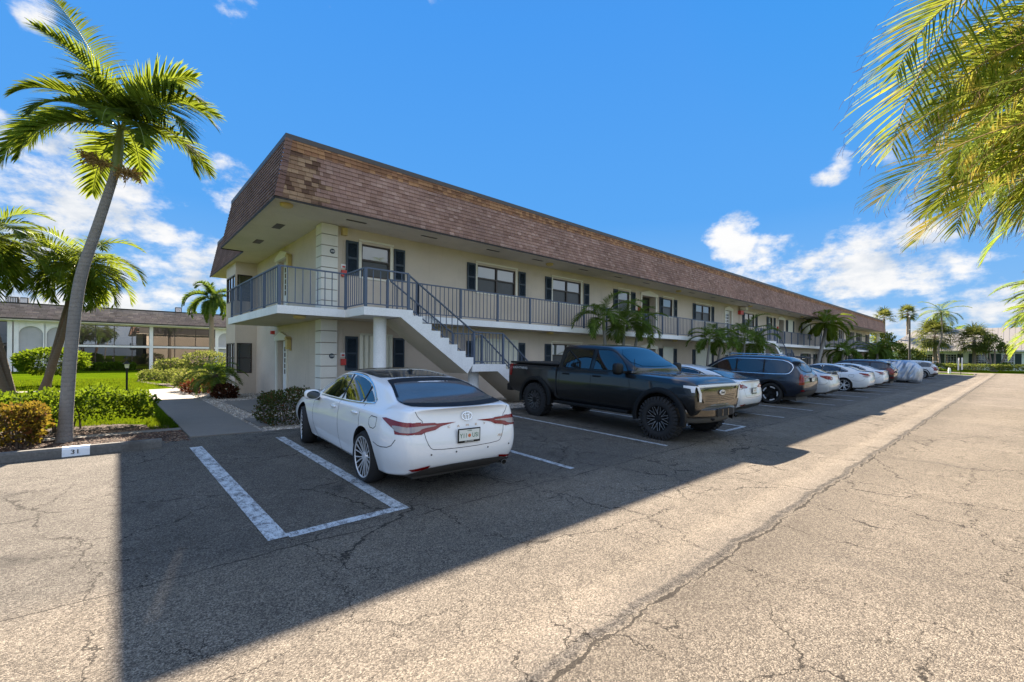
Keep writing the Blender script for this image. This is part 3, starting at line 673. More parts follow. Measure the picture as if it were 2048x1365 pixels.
def wheel(parent,x,y,side,Rr,rim,w,style,steer=0.,z=None):
    """side -1: left (outward -x). The wheel centre stands at height Rr."""
    o=empty('wheel',(x,y,Rr if z is None else z),(0,0,(PI if side<0 else 0)+steer)); o.parent=parent
    ax=lambda a,r,t:(a,r*math.cos(t),r*math.sin(t)); g=MB(); h=w/2
    big=style=='truck'
    sh=.05 if big else .03
    g.lathe([(-h,rim-.01),(-h-.008,(rim+Rr)/2),(-h+.01,Rr-sh),(-h+.045,Rr-.008),(-h*.3,Rr),(h*.3,Rr),(h-.045,Rr-.008),(h-.01,Rr-sh),(h+.008,(rim+Rr)/2),(h-.004,rim+.006),(h-.02,rim-.012)],64,ax)
    if big:
        nb=34
        for k in range(nb):
            for row,(x0,x1,ph) in enumerate(((-h+.0,-h*.38,0),(-h*.30,h*.30,.5),(h*.38,h-.0,0))):
                a0=2*PI*(k+ph+.10)/nb; a1=2*PI*(k+ph+.72)/nb; r0,r1=Rr-.02,Rr+.012
                P=[(x0,r0,a0),(x1,r0,a0),(x1,r0,a1),(x0,r0,a1),(x0,r1,a0+.01),(x1,r1,a0+.01),(x1,r1,a1-.01),(x0,r1,a1-.01)]
                g.add([ax(*p) for p in P],[(0,3,2,1),(4,5,6,7),(0,1,5,4),(1,2,6,5),(2,3,7,6),(3,0,4,7)])
            a0=2*PI*(k+.1)/nb; a1=2*PI*(k+.7)/nb   # shoulder lugs
            P=[(h-.01,Rr-.075,a0),(h+.016,Rr-.075,a0),(h+.016,Rr-.075,a1),(h-.01,Rr-.075,a1),(h-.03,Rr+.005,a0),(h+.0,Rr+.0,a0),(h+.0,Rr+.0,a1),(h-.03,Rr+.005,a1)]
            g.add([ax(*p) for p in P],[(0,3,2,1),(4,5,6,7),(0,1,5,4),(1,2,6,5),(2,3,7,6),(3,0,4,7)])
    g.build('tyre',MT['tyre'],o,smooth=35)
    rm={'silver':MT['alloy'],'truck':MT['black'],'two':MT['black'],'dark':MT['alloy']}[style]
    g=MB(); g.lathe([(h-.02,rim+.004),(h-.002,rim+.001),(h-.004,rim-.010),(h-.012,rim-.014)],48,ax); g.lathe([(h-.012,rim-.014),(h-.03,rim-.02),(-h+.02,rim-.03)],48,ax,m=1)
    g.lathe([(-.03,.001),(-.03,rim-.03)],48,ax,m=1)   # dark back
    g.lathe([(-.02,rim*.62),(-.0,rim*.62),(0,.05)],40,ax,m=2)  # brake disc
    g.lathe([(h-.055,.075),(h-.028,.06),(h-.022,.03),(h-.022,.001)],24,ax)
    def spoke(a0,a1,w0,w1,xo0,xo1,r0=.05,r1=None,m=0,th=.010):
        r1=r1 or rim-.012; c=[]
        for r,a,ww,xo in ((r0,a0,w0,xo0),((r0+r1)/2,(a0+a1)/2,(w0+w1)/2,xo0*.35+xo1*.65-.004),(r1,a1,w1,xo1)):
            d=ww/2/r; c+= [ax(xo,r,a-d),ax(xo,r,a+d),ax(xo-th,r,a+d*.8),ax(xo-th,r,a-d*.8)]
        g.add(c,[(0,1,5,4),(1,2,6,5),(2,3,7,6),(3,0,4,7),(4,5,9,8),(5,6,10,9),(6,7,11,10),(7,4,8,11)],m)
    if style=='silver':
        for k in range(9):
            a=2*PI*k/9
            spoke(a-.10,a-.17,.012,.017,h-.034,h-.010); spoke(a+.10,a+.17,.012,.017,h-.034,h-.010)
    elif style=='truck':
        for k in range(11):
            a=2*PI*k/11; spoke(a,a,.035,.024,h-.05,h-.035,r1=rim*.6); 
            spoke(a,a-.20,.024,.016,h-.036,h-.012,r0=rim*.55); spoke(a,a+.20,.024,.016,h-.036,h-.012,r0=rim*.55)
            spoke(a,a-.20,.010,.012,h-.031,h-.006,r0=rim*.30,m=4,th=.003); spoke(a,a+.20,.010,.012,h-.031,h-.006,r0=rim*.30,m=4,th=.003)
    elif style=='two':
        for k in range(5):
            a=2*PI*k/5; spoke(a,a,.085,.14,h-.05,h-.018); 
            spoke(a+.30,a-.30,.05,.05,h-.012,h-.012,r0=rim*.80,r1=rim*.82,m=0)
            # bright arc inserts
            c=[]
            for q in range(7):
                t=a-.36+.72*q/6; c+=[ax(h-.006,rim*.93,t),ax(h-.010,rim*.78,t)]
            g.add(c,[(2*q,2*q+2,2*q+3,2*q+1) for q in range(6)],3)
    else:
        for k in range(5):
            a=2*PI*k/5; spoke(a-.13,a-.20,.035,.03,h-.035,h-.014); spoke(a+.13,a+.20,.035,.03,h-.035,h-.014)
    g.build('rim',[rm,MT['hubdark'],MT['hubdark'],MT['alloy'],MT['machined']],o,smooth=30)
    return o
def plate(parent,x,y,z,rot,s1,s2,under=''):
    o=empty('licence_plate',(x,y,z),rot); o.parent=parent
    g=MB(); g.box(-.162,.162,-.008,.0,-.086,.086); f=g.build('plate_frame',MT['black'],o)
    g=MB(); g.box(-.148,.148,-.0115,-.0085,-.060,.072); p=g.build('plate_face',MT['plate'],o)
    g=MB(); g.lathe([(0,.001),(0,.022)],16,lambda a,r,t:(r*math.cos(t),-.0125,r*math.sin(t)-.002)); g.build('plate_orange',MT['orange'],o)
    for s,x0,sz,z0,mm in ((s1,-.085,.078,-.002,'plategreen'),(s2,.085,.078,-.002,'plategreen'),(under,0,.022,-.073,'plate'),('FLORIDA',0,.020,.058,'plategreen')):
        if not s: continue
        me=txt(s,sz,.0006,.86); me.transform(Matrix.Translation((x0,-.0128 if s!=under else -.0095,z0))@Matrix.Rotation(PI/2,4,'X')); link('plate_lettering',me,o,MT[mm])
    return o
def mirror(parent,side,x,y,z,mat,s=(.12,.07,.08)):
    o=blob('door_mirror',(side*(x+s[0]),y,z),s,mat,parent,3.0,12)
    g=MB(); g.lathe([(0,.001),(0,1.)],24,lambda a,r,t:(side*(x+s[0])+r*math.cos(t)*s[0]*.84,y-s[1]*1.005,z+r*math.sin(t)*s[2]*.80)); q=g.build('mirror_glass',MT['cglass'],o)
    g=MB(); g.tube([(side*(x-.06),y+.04,z-.09),(side*(x+.06),y+.02,z-.06)],[.03,.028],8); g.build('mirror_arm',MT['black'],o)
def mir(P): return [(-a,b) for a,b in P]

def sedan(root,paint,S,det=True,rim='silver'):
    wb,Rr=S['wb'],S['R']
    me=cage(S['st'],S['rear'],S['front'],3,S.get('crease',()),S.get('vcrease',()))
    t=bvh(me)
    m2=cut_wells(me,[(0,Rr+.015),(wb,Rr+.015)],Rr+.045,S['w']-.30)
    for f in m2.polygons: f.use_smooth=True
    m2.set_sharp_from_angle(angle=R(38))
    body=link('body',m2,root,[paint,MT['well']])
    for side in 'LR':
        for k,poly in enumerate(S['glass']): 
            patch(t,side,poly,.004,MT['cglass'],'side_window',root,rnd=1,cell=.05)
        ribbon(t,side,chaikin(S['dlo'],1),.022,.0065,MT['chrome'] if det else MT['black'],'window_trim',root,closed=True)
        for x0,z0,x1,z1 in S.get('bpost',()):
            ribbon(t,side,[(x0,z0),(x1,z1)],.05,.006,MT['black'],'door_pillar',root)
        for ln in S['gaps']: ribbon(t,side,ln,.009,.0012,MT['gap'],'door_gap',root,rnd=1)
        for hy,hz in S['handles']:
            sx=-1 if side=='L' else 1; p=proj_pt(t,side,hy,hz,.0); blob('door_handle',(p.x+sx*.012,hy,hz),(.018,.10,.017),paint,root,3,8)
        patch(t,side,S['sill'],.005,MT['black'] if not S.get('sillp') else paint,'sill',root,cell=.15,rnd=0)
    rw=patch(t,'B',S['rglass'],.005,MT['dusty'],'rear_window',root,rnd=1); ribbon(t,'B',chaikin([(a*.975,b if abs(a)<.5 else b) for a,b in S['rglass']],1),.03,.0065,MT['black'],'glass_border',rw,closed=True)
    patch(t,'T',S['wshield'],.004,MT['cglass'],'windshield',root,rnd=1,cell=.1)
    if S.get('roofp'): patch(t,'T',S['roofp'],.004,S.get('roofm',MT['cglass']),'roof_panel',root,rnd=1,cell=.08)
    for P in S['tail']:
        for q in (P,mir(P)): patch(t,'B',q,.006,MT['tail'],'tail_light',root,rnd=0,cell=.04)
    for P in S.get('tailside',()):
        for s_ in 'LR': patch(t,s_,P,.007,MT['tail'],'tail_light',root,rnd=0,cell=.03)
    for P in S.get('tailc',()):
        for q in (P,mir(P)): patch(t,'B',q,.010,MT['clear'],'tail_lens',root,rnd=1,cell=.04)
    for P in S.get('tailcs',()):
        for s_ in 'LR': patch(t,s_,P,.011,MT['clear'],'tail_lens',root,rnd=1,cell=.04)
    for P in S.get('reflector',()):
        for q in (P,mir(P)): patch(t,'B',q,.008,MT['tail'],'reflector',root,rnd=0,cell=.05)
    patch(t,'B',S['diff'],.020,MT['under'],'rear_valance',root,rnd=1,cell=.06)
    for ln in S.get('bgaps',()): ribbon(t,'B',ln,.007,.0012,MT['gap'],'boot_gap',root,rnd=1)
    for s_ in (-1,1):
        mirror(root,s_,S['mx'],S['my'],S['mz'],paint)
        wheel(root,s_*(S['w']-.115),0,s_,Rr,S['rim'],.225,rim); wheel(root,s_*(S['w']-.115),wb,s_,Rr,S['rim'],.225,rim,S.get('steer',0))
    g=MB(); g.box(-S['w']+.34,S['w']-.34,-.75,wb+.6,.17,.30); g.build('underbody',MT['under'],root)
    return t
def spec(L=4.80,W=1.84,H=1.425,wb=2.825,Rr=.337,ro=1.05,deck=1.05,rg=(-.55,.26),rim=.262):
    w=W/2; rf=H; fe=L-ro; b=[]; k=w/.92; d=deck
    def s(y,zb,xs,zs,xm,zm,xh,zh,xw,zw,xg,zg_,xc,zc,xt,zt,top): b.append((y,[(0,zb),(xs*k-.12,zb),(xs*k,zs),(xm*k,zm),(xh*k,zh),(xw*k,zw),(xg*k,zg_),(xc*k,zc),(xt*k,zt),(0,top)]))
    s(-ro,   .30,.64,.33,.74,.46,.755,.70,.72,.90,.70,d-.05,.60,d-.015,.36,d,d+.005)
    s(-ro+.13,.25,.77,.29,.865,.46,.86,.71,.82,.92,.775,d-.03,.665,d+.01,.38,d+.025,d+.03)
    s(-.62,.20,.84,.25,.925,.46,.93,.72,.88,.935,.82,d-.01,.70,d+.03,.40,d+.045,d+.05)
    s(rg[0]+.04,.19,.84,.24,.92,.46,.935,.72,.89,.94,.83,.985,.70,d+.06,.42,d+.075,d+.08)
    s((rg[0]+rg[1])/2,.18,.84,.23,.91,.45,.93,.72,.89,.94,.84,.985,.67,(d+rf)/2+.02,.46,(d+rf)/2+.055,(d+rf)/2+.065)
    s(rg[1],.18,.84,.23,.905,.44,.92,.71,.885,.935,.845,.975,.65,rf-.13,.47,rf-.085,rf-.075)
    s(.85,.18,.84,.23,.90,.44,.915,.70,.88,.93,.84,.965,.635,rf-.065,.46,rf-.005,rf+.008)
    s(1.35,.18,.84,.23,.90,.44,.915,.69,.875,.92,.835,.955,.635,rf-.07,.46,rf-.01,rf+.003)
    s(1.72,.18,.84,.23,.90,.44,.915,.68,.87,.905,.83,.945,.665,rf-.17,.47,rf-.125,rf-.11)
    s(2.25,.18,.84,.23,.91,.44,.92,.67,.87,.88,.83,.915,.765,.975,.50,1.01,1.025)
    s(2.50,.18,.84,.23,.92,.44,.925,.67,.87,.86,.82,.895,.74,.93,.50,.955,.965)
    s(3.10,.19,.84,.24,.92,.44,.92,.65,.85,.80,.78,.83,.66,.86,.44,.875,.885)
    s(fe-.16,.21,.78,.26,.87,.42,.86,.58,.77,.70,.70,.725,.60,.75,.40,.77,.78)
    s(fe-.02,.25,.62,.30,.72,.40,.72,.54,.66,.62,.60,.65,.50,.67,.34,.685,.695)
    return dict(st=b,w=w,R=Rr,rim=rim,wb=wb,mx=w-.05,my=1.96,mz=.955,crease=((2,.6),(4,.2),(5,.6),(6,.6),(7,.45)),vcrease=((0,.35,2),(3,.5,7)),
      rear=[.13,.10,.06,.0,.02,.07,.085,.06,.03,.03],front=[-.10,-.08,-.04,0,0,-.02,-.06,-.06,-.04,-.03])
camS=spec()
camS.update(steer=-.18,mp=False,
 glass=[[(2.16,.965),(1.66,1.235),(1.36,1.305),(1.05,1.325),(1.03,.985),(1.6,.968)],[(.97,.988),(.985,1.325),(.66,1.312),(.34,1.26),(.22,1.20),(.225,1.02),(.55,1.0)],[(.175,1.022),(.19,1.185),(.05,1.13),(-.12,1.055),(-.02,1.04)]],
 dlo=[(2.26,.950),(1.68,1.25),(1.36,1.325),(.82,1.348),(.5,1.315),(.18,1.225),(-.02,1.13),(-.18,1.05),(-.02,1.025),(.5,.985),(1.4,.958)],
 bpost=[(1.0,.975,1.02,1.335),(.20,1.01,.21,1.22)],
 gaps=[[(1.0,.97),(.995,.8),(.98,.5),(.95,.25)],[(2.14,.95),(2.22,.75),(2.18,.4),(2.08,.25)],[(.10,1.02),(.18,.85),(.12,.70),(.32,.55),(.42,.27)],[(.42,.25),(1.3,.245),(2.08,.25)],[(-.42,.90),(-.42,.76),(-.20,.76),(-.19,.90),(-.42,.90)],[(-.37,.60),(-.55,.575),(-.78,.60),(-.86,.70)]],
 handles=[(1.22,.85),(.33,.87)],
 sill=[(.42,.20),(2.40,.20),(2.40,.245),(.42,.245)],sillp=True,
 rglass=[(-.70,1.085),(-.66,1.16),(-.58,1.27),(-.54,1.295),(-.25,1.315),(.25,1.315),(.54,1.295),(.58,1.27),(.66,1.16),(.70,1.085),(.66,1.078),(0,1.068),(-.66,1.078)],
 wshield=[(-.68,2.20),(-.55,1.55),(0,1.48),(.55,1.55),(.68,2.20),(0,2.34)],
 roofp=[(-.55,.22),(-.585,.55),(-.60,1.0),(-.57,1.45),(0,1.47),(.57,1.45),(.60,1.0),(.585,.55),(.55,.22),(0,.17)],roofm=MT['bpaint'],
 tail=[[(-.86,.893),(-.70,.89),(-.44,.882),(-.34,.845),(-.44,.80),(-.66,.768),(-.86,.76)]],
 tailside=[[(-1.02,.76),(-.93,.765),(-.78,.83),(-.56,.918),(-.64,.93),(-1.02,.893)]],
 tailc=[[(-.86,.845),(-.62,.855),(-.45,.855),(-.41,.845),(-.60,.828),(-.64,.80),(-.72,.785),(-.86,.785)]],tailcs=[[(-1.0,.845),(-.86,.86),(-.76,.85),(-.88,.79),(-1.0,.785)]],
 reflector=[[(-.74,.36),(-.50,.395),(-.52,.35),(-.70,.335)]],
 diff=[(-.78,.27),(-.70,.33),(-.48,.385),(.48,.385),(.70,.33),(.78,.27),(0,.24)],
 bgaps=[[(-.68,1.04),(-.64,.95),(-.58,.90),(-.58,.75),(-.52,.60),(-.45,.57),(0,.56),(.45,.57),(.52,.60),(.58,.75),(.58,.90),(.64,.95),(.68,1.04)]])
def place(name,x,y,yaw,label,cat,pitch=.0296,group='vehicles parked in front of the apartment building'):
    r=empty(name,(x,y,zg(x,y)+.004),(pitch*math.cos(yaw),0,yaw)); return tag(r,label,cat,group)
r=place('parked_car',3.345,5.56,-.045,'white sedan with black roof and red tail lights parked nearest, beside the empty marked bay','sedan')
t=sedan(r,MT['wpaint'],camS)
# boot badge, model letters, plate, exhaust, sensors, antenna
p=proj_pt(t,'B',0,.93,.004); em=empty('badge',(0,p.y-.008,.935),(R(-10),0,0)); em.parent=r
g=MB()
def ring(rx,rz,cx,cz,w=.007,n=36):
    vs=[];
    for j in range(n):
        a=2*PI*j/n
        for s_,dy in ((1,0),(1,-.006),(-1,-.006),(-1,0)): vs.append((cx+(rx+s_*w/2)*math.cos(a),dy,cz+(rz+s_*w/2)*math.sin(a)))
    g.add(vs,[(4*j+q,4*((j+1)%n)+q,4*((j+1)%n)+(q+1)%4,4*j+(q+1)%4) for j in range(n) for q in range(4)])
ring(.073,.050,0,0,.009); ring(.022,.046,0,0,.008); ring(.046,.017,0,.027,.008); g.build('badge_rings',MT['chrome'],em)
for ch,x in zip('CAMRY',(-.26,-.13,0,.13,.26)):
    p=proj_pt(t,'B',x,.822,.003); me=txt(ch,.036,.0025,1.5); me.transform(Matrix.Translation((x,p.y-.003,.822))@Matrix.Rotation(PI/2,4,'X')); link('badge_letter',me,r,MT['chrome'])
p=proj_pt(t,'B',.50,.66,.003); me=txt('XLE',.04,.0025,1.1,.25); me.transform(Matrix.Translation((.50,p.y-.003,.655))@Matrix.Rotation(PI/2,4,'X')); link('badge_letter',me,r,MT['chrome'])
p=proj_pt(t,'B',0,.705,.006); plate(r,0,p.y-.018,.705,(0,0,0),'Y11','USI','EARL STEWART')
for x in (-.50,-.17,.30,.66):
    p=proj_pt(t,'B',x,.52,.002); g=MB(); g.lathe([(0,.001),(0,.011)],14,lambda a,rr,tt:(x+rr*math.cos(tt),p.y-.003,.52+rr*math.sin(tt))); g.build('parking_sensor',MT['under'],r)
g=MB(); ax=lambda a,rr,tt:(.60+rr*1.25*math.cos(tt),-1.03+a,.28+rr*math.sin(tt)); g.lathe([(.16,.036),(0,.036),(0,.030),(.14,.028),(.14,.001)],24,ax); g.build('exhaust_tip',MT['chrome'],r,smooth=40)
g=MB(); g.prism([(-.02,1.46),(.14,1.46),(.03,1.505),(-.01,1.505)],lambda p,x:(x,.50+p[0],p[1]-.08),-.014,.014); g.build('antenna_fin',MT['black'],r)

def car(name,x,yr,label,cat,paint,S,rim='silver',yaw=0,**k):
    r=place(name,x,yr,yaw,label,cat,**k); t=sedan(r,paint,S,det=False,rim=rim); return r,t
def variant(base,**k): d=dict(base); d.update(k); return d
optS=variant(camS,roofp=None,steer=0,tail=[[(-.86,.94),(-.60,.93),(-.36,.86),(-.40,.83),(-.66,.83),(-.84,.86)]],tailside=[[(-1.0,.86),(-.94,.86),(-.62,.97),(-.58,1.0),(-.96,.95)]],tailc=[[(-.70,.885),(-.48,.875),(-.46,.86),(-.70,.855)]])
r,t=car('parked_car',13.85,6.10,'white sedan nosed in between the black pickup truck and the dark navy suv','sedan',MT['wpaint2'],optS)
p=proj_pt(t,'B',0,.75,.006); plate(r,0,p.y-.02,.75,(0,0,0),'','')
cor=spec(4.62,1.78,1.40,2.70,.32,.99,1.05); 
cor.update({k:camS[k] for k in ('glass','dlo','bpost','gaps','handles','sill','sillp','rglass','wshield','diff','bgaps')},mp=True,tail=[[(-.85,.97),(-.62,.95),(-.42,.90),(-.46,.82),(-.70,.78),(-.80,.84)]],tailside=[[(-.88,.80),(-.60,.92),(-.56,.97),(-.84,.97)]],tailc=[[(-.70,.88),(-.52,.88),(-.52,.83),(-.68,.81)]])
r,t=car('parked_car',23.4,6.15,'silver-white sedan with small boot spoiler, half hidden behind the navy suv','sedan',MT['spaint'],cor)
g=MB(); g.prism([(-.03,0),(.20,.02),(.20,.05),(-.05,.04)],lambda p,x:(x,-.93+p[0],1.12+p[1]),-.55,.55); g.build('boot_spoiler',MT['spaint'],r)
for s_ in (-1,1):
    g=MB(); g.box(s_*.45-.02,s_*.45+.02,-.9,-.75,1.05,1.15); g.build('spoiler_foot',MT['spaint'],r)
son=variant(camS,roofp=None,steer=0,mp=True,tail=[[(-.88,.97),(-.66,.955),(-.42,.90),(-.46,.85),(-.70,.84),(-.84,.88)]],tailside=[[(-1.0,.88),(-.94,.88),(-.64,.96),(-.60,1.0),(-.96,.98)]],tailc=[])
car('parked_car',29.3,5.95,'white sedan with five-spoke silver wheels right behind the silver-white sedan','sedan',MT['wpaint2'],son,rim='dark')
car('parked_car',34.8,6.2,'white sedan parked between another white sedan and the dark plum hatchback','sedan',MT['wpaint'],variant(optS,tailc=[[(-.80,.92),(-.48,.88),(-.46,.85),(-.80,.86)]]))

# SUV
def suvspec(L,W,H,wb,Rr,ro,belt=1.10,slope=.32):
    w=W/2; k=w/.995; fe=L-ro; rf=H; b=[]
    def s(y,zb,xs,zs,xm,zm,xh,zh,xw,zw,xc,zc,xt,zt,ztop): b.append((y,[(0,zb),(xs-.12,zb),(xs,zs),(xm,zm),(xh,zh),(xw,zw),(xc,zc),(xt,zt),(0,ztop)]))
    s(-ro+.04,.42,.70*k,.46,.86*k,.60,.88*k,.85,.86*k,1.02,.84*k,1.10,.50*k,1.14,1.15)
    s(-ro+.20,.30,.82*k,.36,.97*k,.56,.97*k,.86,.93*k,1.06,.86*k,1.22,.52*k,1.30,1.32)
    s(-ro+.20+slope,.26,.88*k,.33,.99*k,.56,1.0*k,.86,.96*k,1.08,.76*k,rf-.11,.55*k,rf-.03,rf-.01)
    s(-.05,.25,.90*k,.32,1.0*k,.56,1.01*k,.86,.97*k,1.09,.76*k,rf-.07,.56*k,rf+.01,rf+.02)
    for y in (.6,1.3): s(y,.25,.90*k,.32,.985*k,.56,1.0*k,.86,.96*k,1.09,.77*k,rf-.05,.57*k,rf+.02,rf+.03)
    s(1.75,.25,.90*k,.32,.985*k,.56,1.0*k,.86,.955*k,1.07,.77*k,rf-.09,.56*k,rf-.02,rf-.0)
    s(2.15,.25,.90*k,.32,.985*k,.56,.995*k,.86,.95*k,1.05,.81*k,rf-.27,.56*k,rf-.22,rf-.19)
    s(2.65,.25,.90*k,.32,.99*k,.56,.995*k,.85,.94*k,1.02,.85*k,1.13,.58*k,1.18,1.20)
    s(2.95,.25,.90*k,.32,.99*k,.56,.99*k,.84,.93*k,1.0,.84*k,1.08,.58*k,1.11,1.13)
    s(3.5,.27,.88*k,.34,.98*k,.54,.98*k,.80,.91*k,.95,.80*k,1.02,.55*k,1.05,1.06)
    s(fe-.16,.30,.84*k,.36,.94*k,.52,.93*k,.74,.86*k,.88,.74*k,.94,.5*k,.97,.98)
    s(fe-.03,.36,.72*k,.42,.82*k,.54,.82*k,.72,.76*k,.82,.66*k,.87,.45*k,.89,.90)
    return dict(st=b,w=w,R=Rr,rim=Rr-.105,wb=wb,mx=w-.04,my=2.25,mz=1.16,crease=((2,.6),(4,.25),(5,.7),(6,.5)),vcrease=((0,.5,2),),rear=[.08,.06,.03,0,-.01,.02,.05,.05,.05],front=[-.1,-.07,-.04,0,0,-.02,-.05,-.05,-.04])
H=1.76
tel=suvspec(5.0,1.99,1.76,2.90,.385,1.06)
tel.update(glass=[[(2.35,1.14),(1.85,1.52),(1.50,1.60),(1.30,1.61),(1.28,1.13)],[(1.22,1.13),(1.24,1.61),(.32,1.61),(.30,1.13)],[(.24,1.13),(.26,1.61),(-.35,1.575),(-.62,1.42),(-.55,1.20),(-.4,1.14)]],
 dlo=[(2.46,1.12),(1.86,1.55),(1.5,1.63),(.8,1.645),(0,1.63),(-.42,1.60),(-.70,1.42),(-.62,1.17),(-.42,1.105),(.8,1.10)],
 bpost=[(1.25,1.12,1.27,1.63),(.27,1.12,.29,1.63)],gaps=[[(1.25,1.1),(1.24,.7),(1.20,.40)],[(2.4,1.1),(2.42,.7),(2.35,.4)],[(.27,1.1),(.30,.85),(.46,.62),(.50,.42)],[(-.50,1.0),(-.50,.84),(-.26,.84),(-.26,1.0),(-.50,1.0)]],
 handles=[(1.42,.98),(.45,.99)],sill=[(.50,.27),(2.45,.27),(2.45,.42),(.50,.42)],
 rglass=[(-.64,1.20),(-.56,1.52),(.56,1.52),(.64,1.20)],wshield=[(-.72,2.60),(-.58,1.86),(0,1.80),(.58,1.86),(.72,2.60),(0,2.75)],
 roofp=None,tail=[[(-.88,1.12),(-.81,1.14),(-.80,.78),(-.90,.76)]],tailside=[[(-1.02,1.10),(-.90,1.12),(-.90,.76),(-1.02,.76)]],
 reflector=[[(-.86,.58),(-.70,.58),(-.70,.53),(-.86,.53)]],diff=[(-.86,.34),(-.84,.55),(.84,.55),(.86,.34),(0,.30)],
 bgaps=[[(-.78,1.14),(-.74,.72),(0,.68),(.74,.72),(.78,1.14)]],mp=True)
def suv(name,x,y,label,paint,S,rim,**k):
    r=place(name,x,y,0,label,'suv',**k); t=sedan(r,paint,S,det=k.get('d',False) or S is tel,rim=rim)
    rf=S['H'] if 'H' in S else 1.76
    g=MB(); g.prism([(-.10,-.02),(.22,.02),(.22,-.03),(-.08,-.05)],lambda p,xx:(xx,-S['rsp']+p[0],rf-.02+p[1]),-.58,.58); g.build('roof_spoiler',paint,r)
    for s_ in (-1,1):
        g=MB(); g.tube([(s_*.66,.0,rf-.02),(s_*.66,.15,rf+.045),(s_*.66,1.5,rf+.05),(s_*.66,1.65,rf-.0)],.016,6); g.build('roof_rail',MT['chrome' if S is tel else 'black'],r)
        ribbon(t,'L' if s_<0 else 'R',[(-.47*1.0+.47*math.cos(a)*1.0+.47-.0-.47+.0,0) for a in ()] or [(-.50,.42),(-.44,.62),(-.30,.80),(-.1,.87),(.1,.87),(.30,.80),(.44,.62),(.50,.42)],.07,.008,MT['black'],'arch_trim',r,rnd=1)
        ribbon(t,'L' if s_<0 else 'R',[(q+S['wb'],z) for q,z in [(-.50,.42),(-.44,.62),(-.30,.80),(-.1,.87),(.1,.87),(.30,.80),(.44,.62),(.50,.42)]],.07,.008,MT['black'],'arch_trim',r,rnd=1)
    p=proj_pt(t,'B',0,.93,.006); plate(r,0,p.y-.02,.93,(0,0,0),'','')
    return r,t
tel['rsp']=.86; tel['H']=1.77
r,t=suv('parked_suv',19.05,6.0,'dark navy suv with chrome window line and tall red tail lights','dummy' and MT['npaint'],tel,'two')
rav=suvspec(4.6,1.86,1.64,2.70,.36,.98); rav.update({k:tel[k] for k in tel if k not in rav}); rav['rsp']=.80; rav['H']=1.64
rav.update(glass=[[(a,1.10+(b-1.13)*.82) for a,b in P] for P in tel['glass']],dlo=[(a,1.08+(b-1.105)*.82) for a,b in tel['dlo']],bpost=[(a,1.09,c,1.50) for a,_,c,_ in tel['bpost']],rglass=[(-.60,1.16),(-.54,1.42),(.54,1.42),(.60,1.16)])
suv('parked_suv',37.9,6.1,'dark plum hatchback with roof bars parked beside the covered car',MT['gpaint'],rav,'silver')
suv('parked_suv',57.1,5.75,'white suv at the far end of the parking row, nearest the round-leaved palms',MT['wpaint2'],rav,'silver')

# covered car
r=place('covered_car',44.9,5.7,0,'car wrapped in a wrinkled silver cloth cover near the far end of the row','covered car')
cs=suvspec(4.75,2.0,1.66,2.8,.36,1.1); st=[]
for y,P in cs['st']:
    Q=[(0,.12),(P[1][0]+.18,.12),(P[2][0]+.16,.2)]+[(x+.05,z) for x,z in P[3:6]]+[(P[6][0]+.10,P[6][1])]+P[7:]; st.append((y,Q))
me=cage(st,cs['rear'],cs['front'],4)
for v in me.vertices:
    c=v.co; q=Vector((c.x*1.2+7,c.y*2.2,c.z*.9)); n1=noise.noise(q*1.6); n2=noise.noise(Vector((c.x*2,c.y*7+c.z*3,c.z*1.1)))
    d=.05*n1+.05*n2; ww=0
    for yy in (0,2.8):
        ww=max(ww,math.exp(-((c.y-yy)**2+(c.z-.36)**2)/.11))
    c.x+=math.copysign(1,c.x)*(d+ .05*ww) if abs(c.x)>.2 else 0; c.z+=.022*n2 if c.z>1 else 0; c.y+=.02*n1
me.shade_smooth(); link('cloth_cover',me,r,MT['cover'])
g=MB()
for y in (-.25,2.55):
    g.box(-.9,-.7,y,y+.5,.0,.2); g.box(.7,.9,y,y+.5,.0,.2)
g.build('tyre_foot',MT['tyre'],r)
